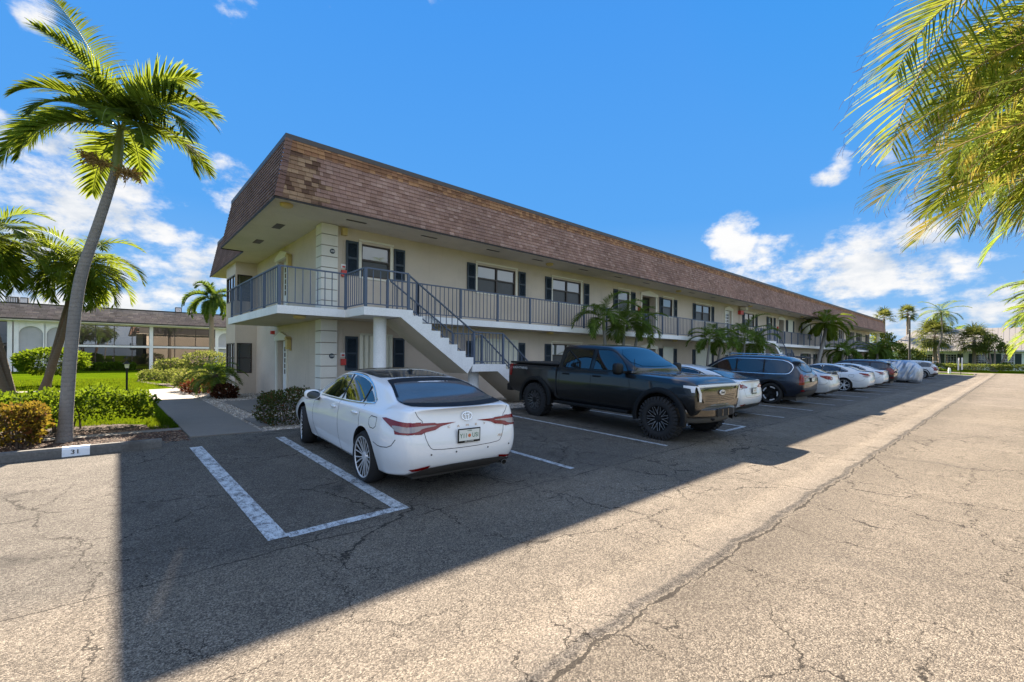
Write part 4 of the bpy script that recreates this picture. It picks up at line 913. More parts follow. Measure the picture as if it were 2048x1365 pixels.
# ------------------------------------------------------------------ pickup truck (nose towards the drive, -Y)
r=place('pickup_truck',9.45,8.50,PI-.034,'black crew-cab pickup truck on knobbly tyres, reversed into its bay','pickup truck',pitch=.0296)
BP=MT['bpaint']; RT=.435; WB=3.69; W=1.005; LZ=0.
def truck_body():
    b=[]
    def s(y,zb,xs,zs,xm,zm,xh,zh,xw,zw,xc,zc,xt,zt,ztop): b.append((y,[(0,zb+LZ),(xs-.12,zb+LZ),(xs,zs+LZ),(xm,zm+LZ),(xh,zh+LZ),(xw,zw+LZ),(xc,zc+LZ),(xt,zt+LZ),(0,ztop+LZ)]))
    k=1.0
    for y in (-1.15,-1.08): s(y,.58,.90,.62,.95,.75,.965,1.0,.955,1.25,.935,1.335,.85,1.36,1.36)
    for y in (-.6,.0,.50,.70): s(y,.52,.93,.56,.985,.72,1.0,.98,.985,1.25,.955,1.345,.86,1.37,1.37)
    for y in (.80,1.4,2.0,2.6): s(y,.46,.93,.50,.985,.70,1.0,.96,.985,1.22,.95,1.315,.80,1.34,1.35)
    s(2.95,.46,.93,.50,.985,.70,1.0,.95,.985,1.20,.95,1.29,.70,1.345,1.36)
    s(3.2,.48,.93,.52,.985,.70,1.0,.95,.985,1.19,.95,1.285,.72,1.335,1.355)
    s(3.75,.50,.93,.54,.985,.70,1.0,.94,.98,1.17,.93,1.255,.74,1.305,1.32)
    s(4.14,.50,.92,.54,.975,.70,.985,.92,.97,1.16,.92,1.245,.74,1.315,1.335)
    s(4.34,.52,.89,.56,.95,.70,.96,.90,.945,1.12,.90,1.195,.74,1.275,1.295)
    s(4.44,.55,.86,.60,.92,.70,.93,.90,.92,1.08,.88,1.15,.72,1.20,1.215)
    return cage(b,[.03,.02,.01,0,0,0,.01,.02,.02],[-.10,-.06,-.03,0,0,0,-.01,-.03,-.04],3,crease=[(2,.6),(4,.3),(5,.7),(6,.6)],vcrease=[(0,.7,2),(len(b)-1,.5,2)])
me=truck_body(); t=bvh(me); m2=cut_wells(me,[(0,RT+.03),(WB,RT+.03)],RT+.085,.66)
for f in m2.polygons: f.use_smooth=True
m2.set_sharp_from_angle(angle=R(35)); link('body',m2,r,[BP,MT['well']])
# cab greenhouse
b=[]
def s(y,P): b.append((y,P))
def sec(top,xr):
    z0=1.29; q=lambda t:(.945+(xr+.01-.945)*t,1.37+(top-.085-1.37)*t)
    return [(0,z0),(.90,z0),(.965,z0+.02),q(0),q(.45),q(1.),(xr-.035,top-.03),(xr-.16,top),(0,top+.025)]
T=1.92
for y,top,xr in ((.80,T-.035,.79),(.95,T-.01,.79),(1.3,T,.80),(1.8,T,.80),(2.2,T-.02,.79),(2.36,T-.055,.79),(2.66,T-.27,.83),(2.98,1.50,.88),(3.06,1.42,.90)): s(y,sec(top,xr))
me=cage(b,[0,-.02,-.02,0,.0,.03,.05,.06,.06],[0]*9,3,crease=[(2,.6),(3,.6),(5,.5),(6,.4)],vcrease=[(0,.8,1)]); tc=bvh(me); me.shade_smooth(); link('cab',me,r,BP)
G=MT['cglass']
W1=[(2.90,1.345),(2.80,1.46),(2.64,1.61),(2.48,1.73),(2.36,1.785),(2.24,1.80),(1.96,1.80),(1.93,1.34)]; W2=[(1.82,1.34),(1.84,1.80),(1.12,1.80),(1.04,1.77),(1.00,1.71),(.93,1.42),(.95,1.36),(1.00,1.34)]
for sd in 'LR':
    for P in (W1,W2): patch(tc,sd,P,.006,G,'side_window',r,rnd=0,cell=.06)
    for P in (W1,W2): ribbon(tc,sd,P,.016,.008,MT['black'],'window_trim',r,closed=True)
    for ln in ([(1.88,1.30),(1.88,.9),(1.84,.58)],[(2.92,1.30),(2.98,.95),(2.94,.58)],[(.86,1.30),(.86,1.0),(.84,.58)],[(.84,.58),(1.8,.57),(2.94,.58)]): ribbon(t,sd,ln,.010,.0015,MT['gap'],'door_gap',r,rnd=1)
    ribbon(t,sd,[(-1.05,1.31),(.6,1.315)],.02,.004,MT['gap'],'bed_rail_gap',r)
    sx=-1 if sd=='L' else 1
    g=MB(); g.box(min(sx*.995,sx*1.0),max(sx*.995,sx*1.0),.74,.78,.60,1.36); g.build('bed_gap',MT['gap'],r)
    for hy in (2.05,1.08): blob('door_handle',(sx*1.0,hy,1.19),(.022,.12,.022),MT['black'],r,3,8)
    # flares
    for wy in (0,WB):
        P=[(wy+(RT+.12)*math.cos(a),RT+.03+(RT+.115)*math.sin(a)) for a in [R(-12)+R(204)*k/22 for k in range(23)]]
        g=MB(); n=len(P); vs=[]
        for i,(a,z) in enumerate(P):
            cy,cz=wy,RT+.03; d=Vector((a-cy,z-cz)).normalized()
            for off,ex in ((-.055,.93),(-.055,1.035),(-.02,1.05),(.045,1.03),(.055,.985)): vs.append((sx*ex,a+d.x*off,z+d.y*off))
        g.add(vs,[(5*i+q,5*i+q+1,5*i+q+6,5*i+q+5) for i in range(n-1) for q in range(4)]); g.build('wheel_flare',MT['black'],r,smooth=50)
    # running board
    g=MB(); g.box(min(sx*.88,sx*1.03),max(sx*.88,sx*1.03),.72,2.95,.44,.50); o=g.build('running_board',MT['black'],r); bv=o.modifiers.new('b','BEVEL'); bv.width=.015; bv.segments=2
    # mirrors
    o=blob('door_mirror',(sx*1.19,2.80,1.40),(.13,.08,.13),MT['black'],r,3.4,12)
    g=MB(); g.box(min(sx*.96,sx*1.12),max(sx*.96,sx*1.12),2.80,2.88,1.30,1.35); g.build('mirror_arm',MT['black'],o)
    # tail lamp wraps the bed corner
    patch(t,sd,[(-1.17,1.34),(-.96,1.34),(-.98,1.20),(-1.0,1.03),(-1.17,1.03)],.008,MT['tail'],'tail_light',r,rnd=0,cell=.04)
    for wy in (0,WB): wheel(r,sx*.885,wy,sx,RT,.262,.30,'truck',z=RT)
for P in ([(-.95,1.33),(-.86,1.33),(-.86,1.03),(-.95,1.03)],):
    for q in (P,mir(P)): patch(t,'B',q,.008,MT['tail'],'tail_light',r,rnd=0,cell=.04)
me=txt('LIGHTNING',.085,.002,1.3,.2); me.transform(Matrix.Translation((1.003,-.62,1.25))@Matrix.Rotation(PI/2,4,'Z')@Matrix.Rotation(PI/2,4,'X')); link('side_lettering',me,r,MT['alloy'])
patch(tc,'T',[(-.82,3.0),(-.70,2.42),(0,2.38),(.70,2.42),(.82,3.0),(0,3.06)],.006,G,'windshield',r,rnd=1,cell=.1)
patch(tc,'B',[(-.62,1.48),(-.60,1.80),(.60,1.80),(.62,1.48)],.006,G,'rear_window',r,rnd=1,cell=.1)
g=MB(); g.box(-.93,.93,-1.13,.76,1.365,1.415); o=g.build('bed_cover',MT['black'],r); bv=o.modifiers.new('b','BEVEL'); bv.width=.02; bv.segments=3
g=MB(); g.box(-.93,.93,-1.27,-1.08,.58,.78); o=g.build('rear_bumper',MT['black'],r); bv=o.modifiers.new('b','BEVEL'); bv.width=.03; bv.segments=3
# front: grille, lamps, light bar, bumper
GR=M_('smoked_grille',(.10,.075,.05),.16,coat=.7,var=.2); 
gr=patch(t,'F',[(-.68,1.10),(.68,1.10),(.72,.90),(.64,.78),(-.64,.78),(-.72,.90)],.012,GR,'grille',r,rnd=1,cell=.05)
for z in (.84,.875,.91,.945,1.06,1.095): ribbon(t,'F',[(-.62,z),(0,z-.012),(.62,z)],.007,.018,MT['black'],'grille_bar',gr)
ribbon(t,'F',[(-.86,1.135),(-.4,1.14),(0,1.143),(.4,1.14),(.86,1.135)],.045,.017,MT['drl'],'light_bar',r)
for sx,sd in ((-1,'L'),(1,'R')):
    hl=[(sx*.68,1.13),(sx*.88,1.13),(sx*.89,.88),(sx*.70,.86)]
    hp=patch(t,'F',hl,.012,GR,'headlight',r,rnd=1,cell=.05)
    C=[(sx*.86,1.14),(sx*.905,1.135),(sx*.895,1.06),(sx*.855,.99),(sx*.850,.84),(sx*.765,.84),(sx*.775,1.0),(sx*.83,1.08),(sx*.845,1.105)]
    patch(t,'F',C,.020,MT['drl'],'daytime_lamp',r,rnd=0,cell=.03)
    patch(t,sd,[(4.20,1.145),(4.42,1.14),(4.42,1.02),(4.36,1.02),(4.34,1.09),(4.20,1.105)],.014,MT['drl'],'daytime_lamp',r,rnd=0,cell=.04)
o=empty('front_bumper',(0,0,0)); o.parent=r
def arcbar(z0,z1,y0,bow,ex,th,mt,nm,par,x1=.97):
    g=MB(); n=24; vs=[]
    for i in range(n+1):
        x=-x1+2*x1*i/n; y=y0-bow*(abs(x/x1)**3.2); 
        for dy,z in ((0,z0),(ex,z0+.03),(ex,z1-.03),(0,z1),(-th,z1),(-th,z0)): vs.append((x,y+dy,z))
    m=6; g.add(vs,[(m*i+q,m*i+(q+1)%m,m*(i+1)+(q+1)%m,m*(i+1)+q) for i in range(n) for q in range(m)]+[tuple(range(m)),tuple(m*n+q for q in range(m))]); return g.build(nm,mt,par,smooth=50)
TB=M_('bumper_satin',(.09,.07,.05),.22,metal=.4,coat=.6,var=.1)
arcbar(.52,.70,4.52,.34,.05,.3,TB,'bumper_shell',o); arcbar(.70,.78,4.46,.28,.02,.3,BP,'bumper_top',o); arcbar(.40,.52,4.44,.32,.02,.3,MT['under'],'bumper_lip',o,.90)
g=MB(); g.box(-.33,.33,4.54,4.585,.54,.685); g.build('bumper_grille',MT['gap'],o)
for x in (-.12,.12):
    g=MB(); g.box(x-.012,x+.012,4.58,4.592,.545,.68); g.build('bumper_bar',TB,o)
for sx in (-1,1):
    g=MB(); g.lathe([(0,.02),(.03,.034),(.06,.02)],16,lambda a,rr,tt:(sx*.50+rr*math.cos(tt),4.54+a,.50+rr*math.sin(tt))); g.build('tow_hook',MT['black'],o)
p=proj_pt(t,'F',0,1.0,.01); bd=empty('badge',(0,p.y+.022,1.0),(0,0,0)); bd.parent=r
g=MB(); g.lathe([(0,.001),(.012,.001),(.012,.085),(0,.09)],32,lambda a,rr,tt:(rr*1.35*math.cos(tt),a,rr*.62*math.sin(tt))); g.build('badge_oval',MT['alloy'],bd)
me=txt('Ford',.075,.002,1.05,.25); me.transform(Matrix.Translation((0,.0145,0))@Matrix.Rotation(PI,4,'Z')@Matrix.Rotation(PI/2,4,'X')); link('badge_lettering',me,bd,MT['black'])
for ln in ([(-.80,4.20),(-.74,3.1)],[(.80,4.20),(.74,3.1)]): ribbon(t,'T',ln,.012,.002,MT['gap'],'bonnet_gap',r)
for ln in ([(-.42,4.22),(-.36,3.1)],[(.42,4.22),(.36,3.1)]): ribbon(t,'T',ln,.05,.006,BP,'bonnet_crease',r)
g=MB(); g.box(-.60,.60,-.9,4.0,.36,.60); g.build('underbody',MT['under'],r)
g=MB(); g.tube([(.60,3.06,1.38),(.60,3.02,1.42),(-.1,3.04,1.44)],.012,6); g.build('wiper',MT['black'],r)
g=MB(); g.tube([(.93,3.05,1.36),(.93,3.03,1.62)],.006,5); g.build('antenna',MT['black'],r)
# ------------------------------------------------------------------ plants
LF=dict(
 palm=leafmat('palm_leaf',(.026,.056,.009),(.11,.17,.02),(.46,.55,.04),.42),
 palmd=leafmat('palm_leaf_dark',(.045,.09,.022),(.13,.20,.035),(.30,.42,.04),.34),
 areca=leafmat('areca_leaf',(.09,.15,.015),(.23,.29,.03),(.70,.76,.10),.50,sc=1.4,third=(.40,.32,.05)), dry=leafmat('dry_leaf_tip',(.05,.03,.018),(.16,.10,.05),(.25,.14,.06),.2),
 arecag=leafmat('areca_leaf_green',(.05,.11,.015),(.14,.22,.025),(.50,.66,.07),.5,third=(.26,.25,.05)),
 fan=leafmat('fan_palm_leaf',(.045,.070,.02),(.15,.18,.05),(.38,.40,.08),.35),
 hedge=leafmat('hedge_leaf',(.030,.075,.008),(.10,.17,.014),(.34,.46,.02),.36,sc=5),
 croton=leafmat('croton_leaf',(.07,.055,.015),(.26,.19,.022),(.55,.42,.04),.35,sc=7,third=(.17,.06,.025)),
 cocop=leafmat('cocoplum_leaf',(.030,.050,.018),(.075,.105,.03),(.25,.30,.05),.25,sc=9,third=(.12,.035,.02)),
 shrub=leafmat('shrub_leaf',(.06,.10,.02),(.17,.22,.04),(.45,.50,.08),.35,sc=5,third=(.28,.24,.12)),
 redsh=leafmat('bronze_leaf',(.035,.018,.012),(.10,.04,.02),(.35,.10,.04),.25,sc=7),
 tree=leafmat('tree_leaf',(.045,.08,.02),(.16,.21,.05),(.45,.50,.10),.38,sc=2),
)
def barkmat(name,c1,c2,ring=14.):
    n=N(name); p=n.co(); s=n.n('ShaderNodeSeparateXYZ',{0:p}); nz=n.noise(p,7,5,.7); fine=n.noise(p,45,4,.75)
    rg=n.math('SINE',n.math('MULTIPLY',n.math('ADD',s.outputs[2],n.math('MULTIPLY',nz,.10)),ring*2*PI)); rgm=n.smooth(rg,.55,1.)
    c=n.mix(n.math('ADD',n.math('MULTIPLY',nz,.5),n.math('MULTIPLY',fine,.5)),c1,c2); c=n.mix(n.math('MULTIPLY',rgm,.16),c,tuple(x*.4 for x in c1))
    sp=n.smooth(n.noise(p,22,4,.7),.62,.70); c=n.mix(n.math('MULTIPLY',sp,.6),c,(.34,.34,.33))
    return n.out(n.bsdf(Base_Color=c,Roughness=.9,Normal=n.bump(n.math('SUBTRACT',fine,n.math('MULTIPLY',rgm,.2)),.9,.02)))
BK=dict(grey=barkmat('palm_bark_grey',(.085,.08,.072),(.36,.345,.32)),brown=barkmat('palm_bark_brown',(.07,.045,.03),(.20,.14,.10),10.),
  shaft=M_('crownshaft_green',(.16,.21,.06),.45,var=.25,vs=2),tan=barkmat('tan_bark',(.16,.12,.09),(.34,.28,.22),8.),wood=M_('shrub_wood',(.10,.075,.055),.9),
  bloom=M_('palm_flower_stalk',(.30,.20,.07),.8,var=.4))
UPV=Vector((0,0,1))
def frond(g,base,az,el,L,droop=1.6,ll=.5,n=34,wid=.03,hang=.9,fold=.5,gap0=.14,seed=0,curl=0.,rach=.012,twist=0.,prune=0.,m=0,mr=1,tip=None):
    rd=random.Random(seed); p=Vector(base); S=14; pts=[p.copy()]; ds=[]
    for k in range(S):
        t=k/S; e=el-droop*(t**1.25); a=az+curl*t; d=Vector((math.cos(e)*math.cos(a),math.cos(e)*math.sin(a),math.sin(e))); ds.append(d); p=p+d*L/S; pts.append(p.copy())
    ds.append(ds[-1]); g.tube(pts,[rach*(1-.8*i/S) for i in range(S+1)],4,mr,cap=False)
    for k in range(n):
        t=gap0+(1-gap0)*(k+.5)/n; f=t*S; i=min(S-1,int(f)); q=pts[i].lerp(pts[i+1],f-i); d=ds[i]
        sd=d.cross(UPV); sd=sd.normalized() if sd.length>.05 else Vector((math.sin(az),-math.cos(az),0)); un=sd.cross(d).normalized()
        if twist: sd,un=sd*math.cos(twist)+un*math.sin(twist),un*math.cos(twist)-sd*math.sin(twist)
        prof=(math.sin(PI*min(1,(t*.80+.16)))**.6)
        for s in (-1,1):
            if rd.random()<prune: continue
            ln=ll*prof*rd.uniform(.82,1.12); ang=R(66)-R(34)*t+rd.uniform(-.10,.10)
            dd=(sd*s*math.sin(ang)+d*math.cos(ang)+un*fold*(.55+rd.uniform(-.25,.25))).normalized()
            wv=dd.cross(un).normalized(); wv=(wv+un*s*.35).normalized()
            c=q.copy(); K=4; rows=[]; hg=hang*rd.uniform(.7,1.3)
            for j in range(K+1):
                ww=wid*[.55,1.,.85,.5,.30 if tip is not None else .06][j]*rd.uniform(.9,1.1); rows.append((c-wv*ww/2,c+wv*ww/2)); 
                dd=(dd-UPV*hg*.32*(j+.6)/K).normalized(); c=c+dd*ln/K
            vs=[x for r_ in rows for x in r_]; g.add(vs,[(2*j,2*j+1,2*j+3,2*j+2) for j in range(K)],m)
            if tip is not None and rd.random()<.75:   # dry curled leaflet ends
                c=(rows[-1][0]+rows[-1][1])/2; cu=rd.uniform(-1,1); rows=[]; tl=ln*rd.uniform(.10,.30)
                for j in range(6):
                    ww=wid*[.30,.26,.24,.3,.2,.04][j]; rows.append((c-wv*ww/2,c+wv*ww/2)); dd=(dd-UPV*.28+wv*cu*.30+un*cu*.25).normalized(); c=c+dd*tl/5
                g.add([x for r_ in rows for x in r_],[(2*j,2*j+1,2*j+3,2*j+2) for j in range(5)],tip)
def fanleaf(g,base,az,el,pl,rad,nb,seed,wid=.05,m=0,mr=1):
    rd=random.Random(seed); d=Vector((math.cos(el)*math.cos(az),math.cos(el)*math.sin(az),math.sin(el))); h=Vector(base)+d*pl
    g.tube([base,h],[.014,.010],4,mr,cap=False); sd=d.cross(UPV).normalized(); un=sd.cross(d).normalized()
    for k in range(nb):
        a=R(-115)+R(230)*k/(nb-1)+rd.uniform(-.05,.05); dd=(d*math.cos(a)+sd*math.sin(a)+un*.12).normalized(); wv=dd.cross(un).normalized()
        c=h.copy(); rows=[]; ln=rad*rd.uniform(.8,1.1)*(1-.25*abs(a)/2)
        for j in range(4):
            ww=wid*[.5,1.2,.8,.08][j]; rows.append((c-wv*ww/2,c+wv*ww/2)); dd=(dd-UPV*(.10+.26*j)*rd.uniform(.6,1.3)).normalized(); c=c+dd*ln/3
        g.add([x for r_ in rows for x in r_],[(2*j,2*j+1,2*j+3,2*j+2) for j in range(3)],m)
def trunk(name,pts,rs,mat,parent,n=14):
    P=[Vector(p) for p in pts]; Q=[];Rr=[]
    for i in range(len(P)-1):
        a=P[max(i-1,0)];b=P[i];c=P[i+1];d=P[min(i+2,len(P)-1)]
        for j in range(6):
            t=j/6; Q.append(.5*((2*b)+(c-a)*t+(2*a-5*b+4*c-d)*t*t+(3*b-a-3*c+d)*t**3)); Rr.append(rs[i]*(1-t)+rs[i+1]*t)
    Q.append(P[-1]);Rr.append(rs[-1]); g=MB(); g.tube(Q,Rr,n); return g.build(name,mat,parent,smooth=60)
def palm(name,loc,stems,label,cat='palm tree',group=None,leaf='palm',bark='grey',nf=14,L=2.2,ll=.55,n=36,wid=.035,shaft=.8,rbase=.12,rtop=.075,droop=1.7,els=(1.35,-.25),hang=.9,seed=1,spread=None,skip=(),fold=.5,plume=0):
    """stems: list of (points relative to loc)"""
    r=empty(name,loc); tag(r,label,cat,group); rd=random.Random(seed)
    for si,pts in enumerate(stems):
        k=len(pts); rs=[rbase+(rtop-rbase)*min(1,i/(k-1)*1.2) for i in range(k)]; rs[0]*=1.25
        trunk('trunk',pts,rs,BK[bark],r)
        top=Vector(pts[-1]); d=(top-Vector(pts[-2])).normalized(); d=(d+UPV*.6).normalized()
        if shaft: 
            q=[top-d*.04,top+d*shaft*.15,top+d*shaft*.5,top+d*shaft]; g=MB(); g.tube(q,[rtop*.95,rtop*1.12,rtop*.95,rtop*.5],12); g.build('crownshaft',BK['shaft'],r,smooth=60); top=q[-1]-d*.1
        g=MB()
        for i in range(nf):
            az=i*2.39996+rd.uniform(-.25,.25)+seed; f=i/max(1,nf-1); el=els[0]+(els[1]-els[0])*f**.8+rd.uniform(-.12,.12)
            if spread: az=spread[0]+(rd.random()-.5)*spread[1]
            frond(g,top-d*.12*f,az,el,L*rd.uniform(.85,1.1)*(.8+.2*math.sin(PI*min(1,f+.25))),droop*rd.uniform(.85,1.15),ll,n,wid,hang,fold,seed=seed*100+i*7+si,curl=(cu_:=rd.uniform(-.25,.25)),m=0,mr=1)
            if plume: frond(g,top-d*.12*f,az,el,L*.95,droop,ll*.9,n,wid,hang*.6,1.6,seed=seed*100+i*7+si,curl=cu_,m=0,mr=1)
        g.build('crown',[LF[leaf],BK['shaft']],r)
    return r
def leaves(name,P,size,mat,parent,nrm=None,seed=0,asp=.55):
    rg=np.random.default_rng(seed); P=np.asarray(P); n=len(P)
    if nrm is None: nrm=np.zeros((n,3)); 
    a=rg.normal(size=(n,3))+nrm*1.1+np.array([0,0,.35]); a/=np.linalg.norm(a,axis=1)[:,None]
    b=np.cross(a,rg.normal(size=(n,3))); b/=np.linalg.norm(b,axis=1)[:,None]; s=size*rg.uniform(.65,1.25,(n,1))
    c=np.cross(a,b)
    v=np.stack([P,P+a*s*.5+b*s*asp*.5+c*s*.08,P+a*s,P+a*s*.5-b*s*asp*.5+c*s*.08],1).reshape(-1,3)
    me=bpy.data.meshes.new(name); me.vertices.add(4*n); me.vertices.foreach_set('co',v.ravel()); me.loops.add(4*n); me.loops.foreach_set('vertex_index',np.arange(4*n)); me.polygons.add(n); me.polygons.foreach_set('loop_start',np.arange(0,4*n,4)); me.update(calc_edges=True)
    return link(name,me,parent,mat)
def shell(rg,n,c,s,p=2.,inner=.55,lump=.18,zmin=-1.):
    """points near the surface of a lumpy superellipsoid"""
    d=rg.normal(size=(n,3)); d/=np.linalg.norm(d,axis=1)[:,None]; d=d[d[:,2]>zmin]
    k=(np.abs(d)**p).sum(1)**(-1/p); f=inner+(1-inner)*rg.random(len(d))**.45
    l=np.array([noise.noise(Vector(q)*2.6+Vector(c)) for q in d]); l2=np.array([noise.noise(Vector(q)*7+Vector(c)) for q in d]); f=f*(1+lump*l+lump*.6*l2)
    return np.array(c)+d*(k*f)[:,None]*np.array(s), d
def bush(name,loc,s,label,cat='shrub',leaf='hedge',n=2600,size=.07,p=2.2,group=None,stems=5,seed=3,lump=.2,zmin=-.75,asp=.55,inner=.55,rot=0.):
    r=empty(name,loc,(0,0,rot)); tag(r,label,cat,group); rg=np.random.default_rng(seed)
    P,d=shell(rg,n,(0,0,s[2]*1.08),s,p,inner,lump,zmin); leaves('foliage',P,size,LF[leaf],r,d,seed,asp)
    g=MB(); rd=random.Random(seed)
    for k in range(stems):
        a=rd.uniform(0,6.28); q=.35*rd.random(); x,y=math.cos(a)*s[0]*q,math.sin(a)*s[1]*q
        g.tube([(x*.8,y*.8,-.03),(x,y,s[2]*.5),(x*1.9,y*1.9,s[2]*1.2)],[.022,.016,.008],5)
        g.tube([(x,y,s[2]*.4),(x*1.2+.1,y+.1,s[2]*.9),(x*2.2,y*1.6-.1,s[2]*1.4)],[.014,.01,.005],5)
    g.build('stems',BK['wood'],r); return r
def hedgebox(name,x0,x1,y0,y1,z1,label,leaf,n,size,seed,cat='hedge',z0=.12,stems=10,lump=.06,group=None,base=None):
    cx,cy=(x0+x1)/2,(y0+y1)/2; b=zg(cx,cy) if base is None else base
    r=empty(name,(cx,cy,b)); tag(r,label,cat,group); rg=np.random.default_rng(seed)
    sx,sy,sz=(x1-x0)/2,(y1-y0)/2,(z1-b)
    P=[];D=[]
    fa=np.array([sx*sy*4,sx*sz*2,sx*sz*2,sy*sz*2,sy*sz*2]); fa/=fa.sum(); w=rg.choice(5,n,p=fa); u=rg.uniform(-1,1,n); v=rg.uniform(0,1,n); dep=rg.random(n)**1.8*.22
    for k in range(n):
        f=w[k]
        if f==0: q=[u[k]*sx,(v[k]*2-1)*sy,sz-dep[k]]; d=(0,0,1)
        elif f in (1,2): s_=-1 if f==1 else 1; q=[u[k]*sx,s_*(sy-dep[k]),z0+v[k]*(sz-z0)]; d=(0,s_,0)
        else: s_=-1 if f==3 else 1; q=[s_*(sx-dep[k]),u[k]*sy,z0+v[k]*(sz-z0)]; d=(s_,0,0)
        m=noise.noise(Vector((q[0]*1.8+cx,q[1]*1.8,q[2]*2)))*lump*2.2+noise.noise(Vector((q[0]*6,q[1]*6,q[2]*6+seed)))*lump
        q=[q[0]+d[0]*m,q[1]+d[1]*m,q[2]+d[2]*m+ (0 if f else 0)]
        ex=min(1,max(0,(abs(q[0])/sx-.86)/.14))**2+min(1,max(0,(abs(q[1])/sy-.7)/.3))**2
        if q[2]>sz*.8: q[2]-=ex*.06
        P.append(q);D.append(d)
    leaves('foliage',P,size,LF[leaf],r,np.array(D)*.7,seed)
    g=MB(); rd=random.Random(seed)
    for k in range(stems):
        x=rd.uniform(-.9,.9)*sx; y=rd.uniform(-.6,.6)*sy
        g.tube([(x,y,-.05),(x+rd.uniform(-.08,.08),y,sz*.4),(x+rd.uniform(-.25,.25),y+rd.uniform(-.2,.2),sz*.85)],[.02,.014,.006],5)
    g.build('stems',BK['wood'],r); return r
# -- hero palm at the left
PX,PY=-.56,10.9
r=empty('palm_tree',(PX,PY,.19)); tag(r,'tall leaning palm with smooth grey trunk rising from the bed beside the wheel stop','palm tree')
pts=[(0,0,-.05),(.02,0,.4),(.08,-.04,1.6),(.19,-.12,2.80),(.40,-.22,3.72),(.60,-.28,4.60),(.63,-.29,4.75)]
trunk('trunk',pts,[.125,.094,.088,.082,.074,.064,.064],BK['grey'],r,20)
g=MB(); g.tube([(.63,-.29,4.73),(.645,-.29,4.82),(.68,-.30,5.25),(.70,-.30,5.58)],[.068,.080,.066,.045],16); g.build('crownshaft',BK['shaft'],r,smooth=60)
top=(.70,-.30,5.50)
g=MB(); rr=Vector((math.sin(th0:=R(48.16)),-math.cos(th0),0)); ff=Vector((math.cos(th0),math.sin(th0),0))
def azd(right,fwd): d=rr*right+ff*fwd; return math.atan2(d.y,d.x)
HF=[ # (right, forward, elevation, length, droop, leaflet, twist, curl)
 (-1,.25,.62,2.55,1.55,.72,.35,0),(-1,-.1,.35,2.3,1.7,.66,.2,0),(-.50,.1,1.22,3.1,.50,.70,.5,0),(-.7,.5,1.0,2.4,1.2,.6,.2,0),(-.3,-.5,1.35,1.7,1.3,.55,.0,0),(.2,.1,1.38,1.75,1.3,.6,.4,0),
 (.6,-.1,1.0,1.9,1.9,.6,0,0),(.45,.5,1.15,1.9,1.6,.6,0,0),(1,-.05,.80,1.95,1.85,.64,.3,0),(1,-.35,.50,1.9,1.75,.68,.2,0),(1,-.15,.20,1.9,1.7,.66,.3,0),(1,-.7,.15,1.5,1.5,.55,0,0),(.5,1,.5,1.7,1.6,.55,0,0),
 (-.5,.9,.5,1.8,1.7,.6,0,0),(-.2,-1,.35,1.5,1.6,.52,0,0),(.5,-.9,.4,1.25,1.7,.55,0,0),(-.9,-.5,.15,1.7,1.7,.60,0,0),(.1,-.6,.95,1.4,1.9,.5,0,0),(-.95,.6,-.05,1.75,1.2,.62,0,0),(-.6,-.8,.75,1.5,1.8,.55,0,0),(.7,-.4,.7,1.4,1.9,.55,0,0)]
for i,(a,f,el,L,dr,ll,tw,cu) in enumerate(HF): frond(g,top,azd(a,f),el,L,dr,ll*.92,58,.034,.62,.30,seed=900+i,curl=cu,twist=tw,rach=.017,gap0=.15)
g.build('crown',[LF['palm'],BK['shaft']],r)
def bloom(base,d0,L,seed):
    g=MB(); rd=random.Random(seed); b=Vector(base); d0=Vector(d0).normalized()
    for k in range(150):
        t=rd.uniform(.25,1); p=b+d0*L*t; d=(d0*.6+Vector((rd.uniform(-1,1),rd.uniform(-1,1),rd.uniform(-1,.7)))).normalized(); e=p+d*rd.uniform(.06,.22)
        g.tube([p,e,e+Vector((rd.uniform(-.05,.05),rd.uniform(-.05,.05),-rd.uniform(.0,.08)))],[.004,.003,.003],3,cap=False)
        for _ in range(4): q=p.lerp(e,rd.random()); s=.010; g.box(q.x-s,q.x+s,q.y-s,q.y+s,q.z-s,q.z+s)
    g.tube([b,b+d0*L],[.018,.006],5); g.build('flower_stalk',BK['bloom'],r)
bloom((.62,-.29,4.80),rr*-1+UPV*.42+ff*-.15,.50,5); bloom((.62,-.29,4.78),rr*.9-UPV*.25-ff*.2,.45,6)
# -- middle-distance palms on the lawn
palm('palm_tree',(-2.0,26.5,.17),[[(0,0,-.05),(.42,-.1,1.6),(.78,-.2,3.3),(.98,-.2,4.5)],[(.05,.2,-.05),(.35,.1,1.7),(.62,.1,3.2),(.82,.1,4.15)]],'twin-stemmed palm with brown trunks leaning right behind the tall leaning palm',nf=20,L=2.6,ll=.72,n=42,wid=.045,bark='brown',seed=4,rbase=.13,rtop=.085,shaft=1.0,els=(1.2,-.3),droop=1.8)
palm('palm_tree',(-2.75,24.5,.17),[[(0,0,-.05),(-.35,0,1.5),(-.70,0,3.0),(-.85,0,4.4)],[(.1,.2,-.05),(-.15,.2,1.5),(-.5,.2,3.4),(-.55,.2,4.9)]],'palm clump leaning left out of the picture at its left edge',nf=20,L=2.6,ll=.72,n=42,wid=.045,bark='brown',seed=6,rbase=.12,rtop=.085,shaft=.9,els=(1.1,-.35),droop=1.8)
palm('palm_tree',(6.55,46,.06),[[(0,0,0),(.05,0,2.5),(.0,0,5.2)]],'bushy foxtail palm standing before the far white building',nf=15,L=2.8,ll=.52,n=60,wid=.06,bark='tan',seed=8,rbase=.20,rtop=.17,shaft=1.5,els=(1.25,-.35),droop=2.1,fold=.3,plume=1,leaf='palmd')
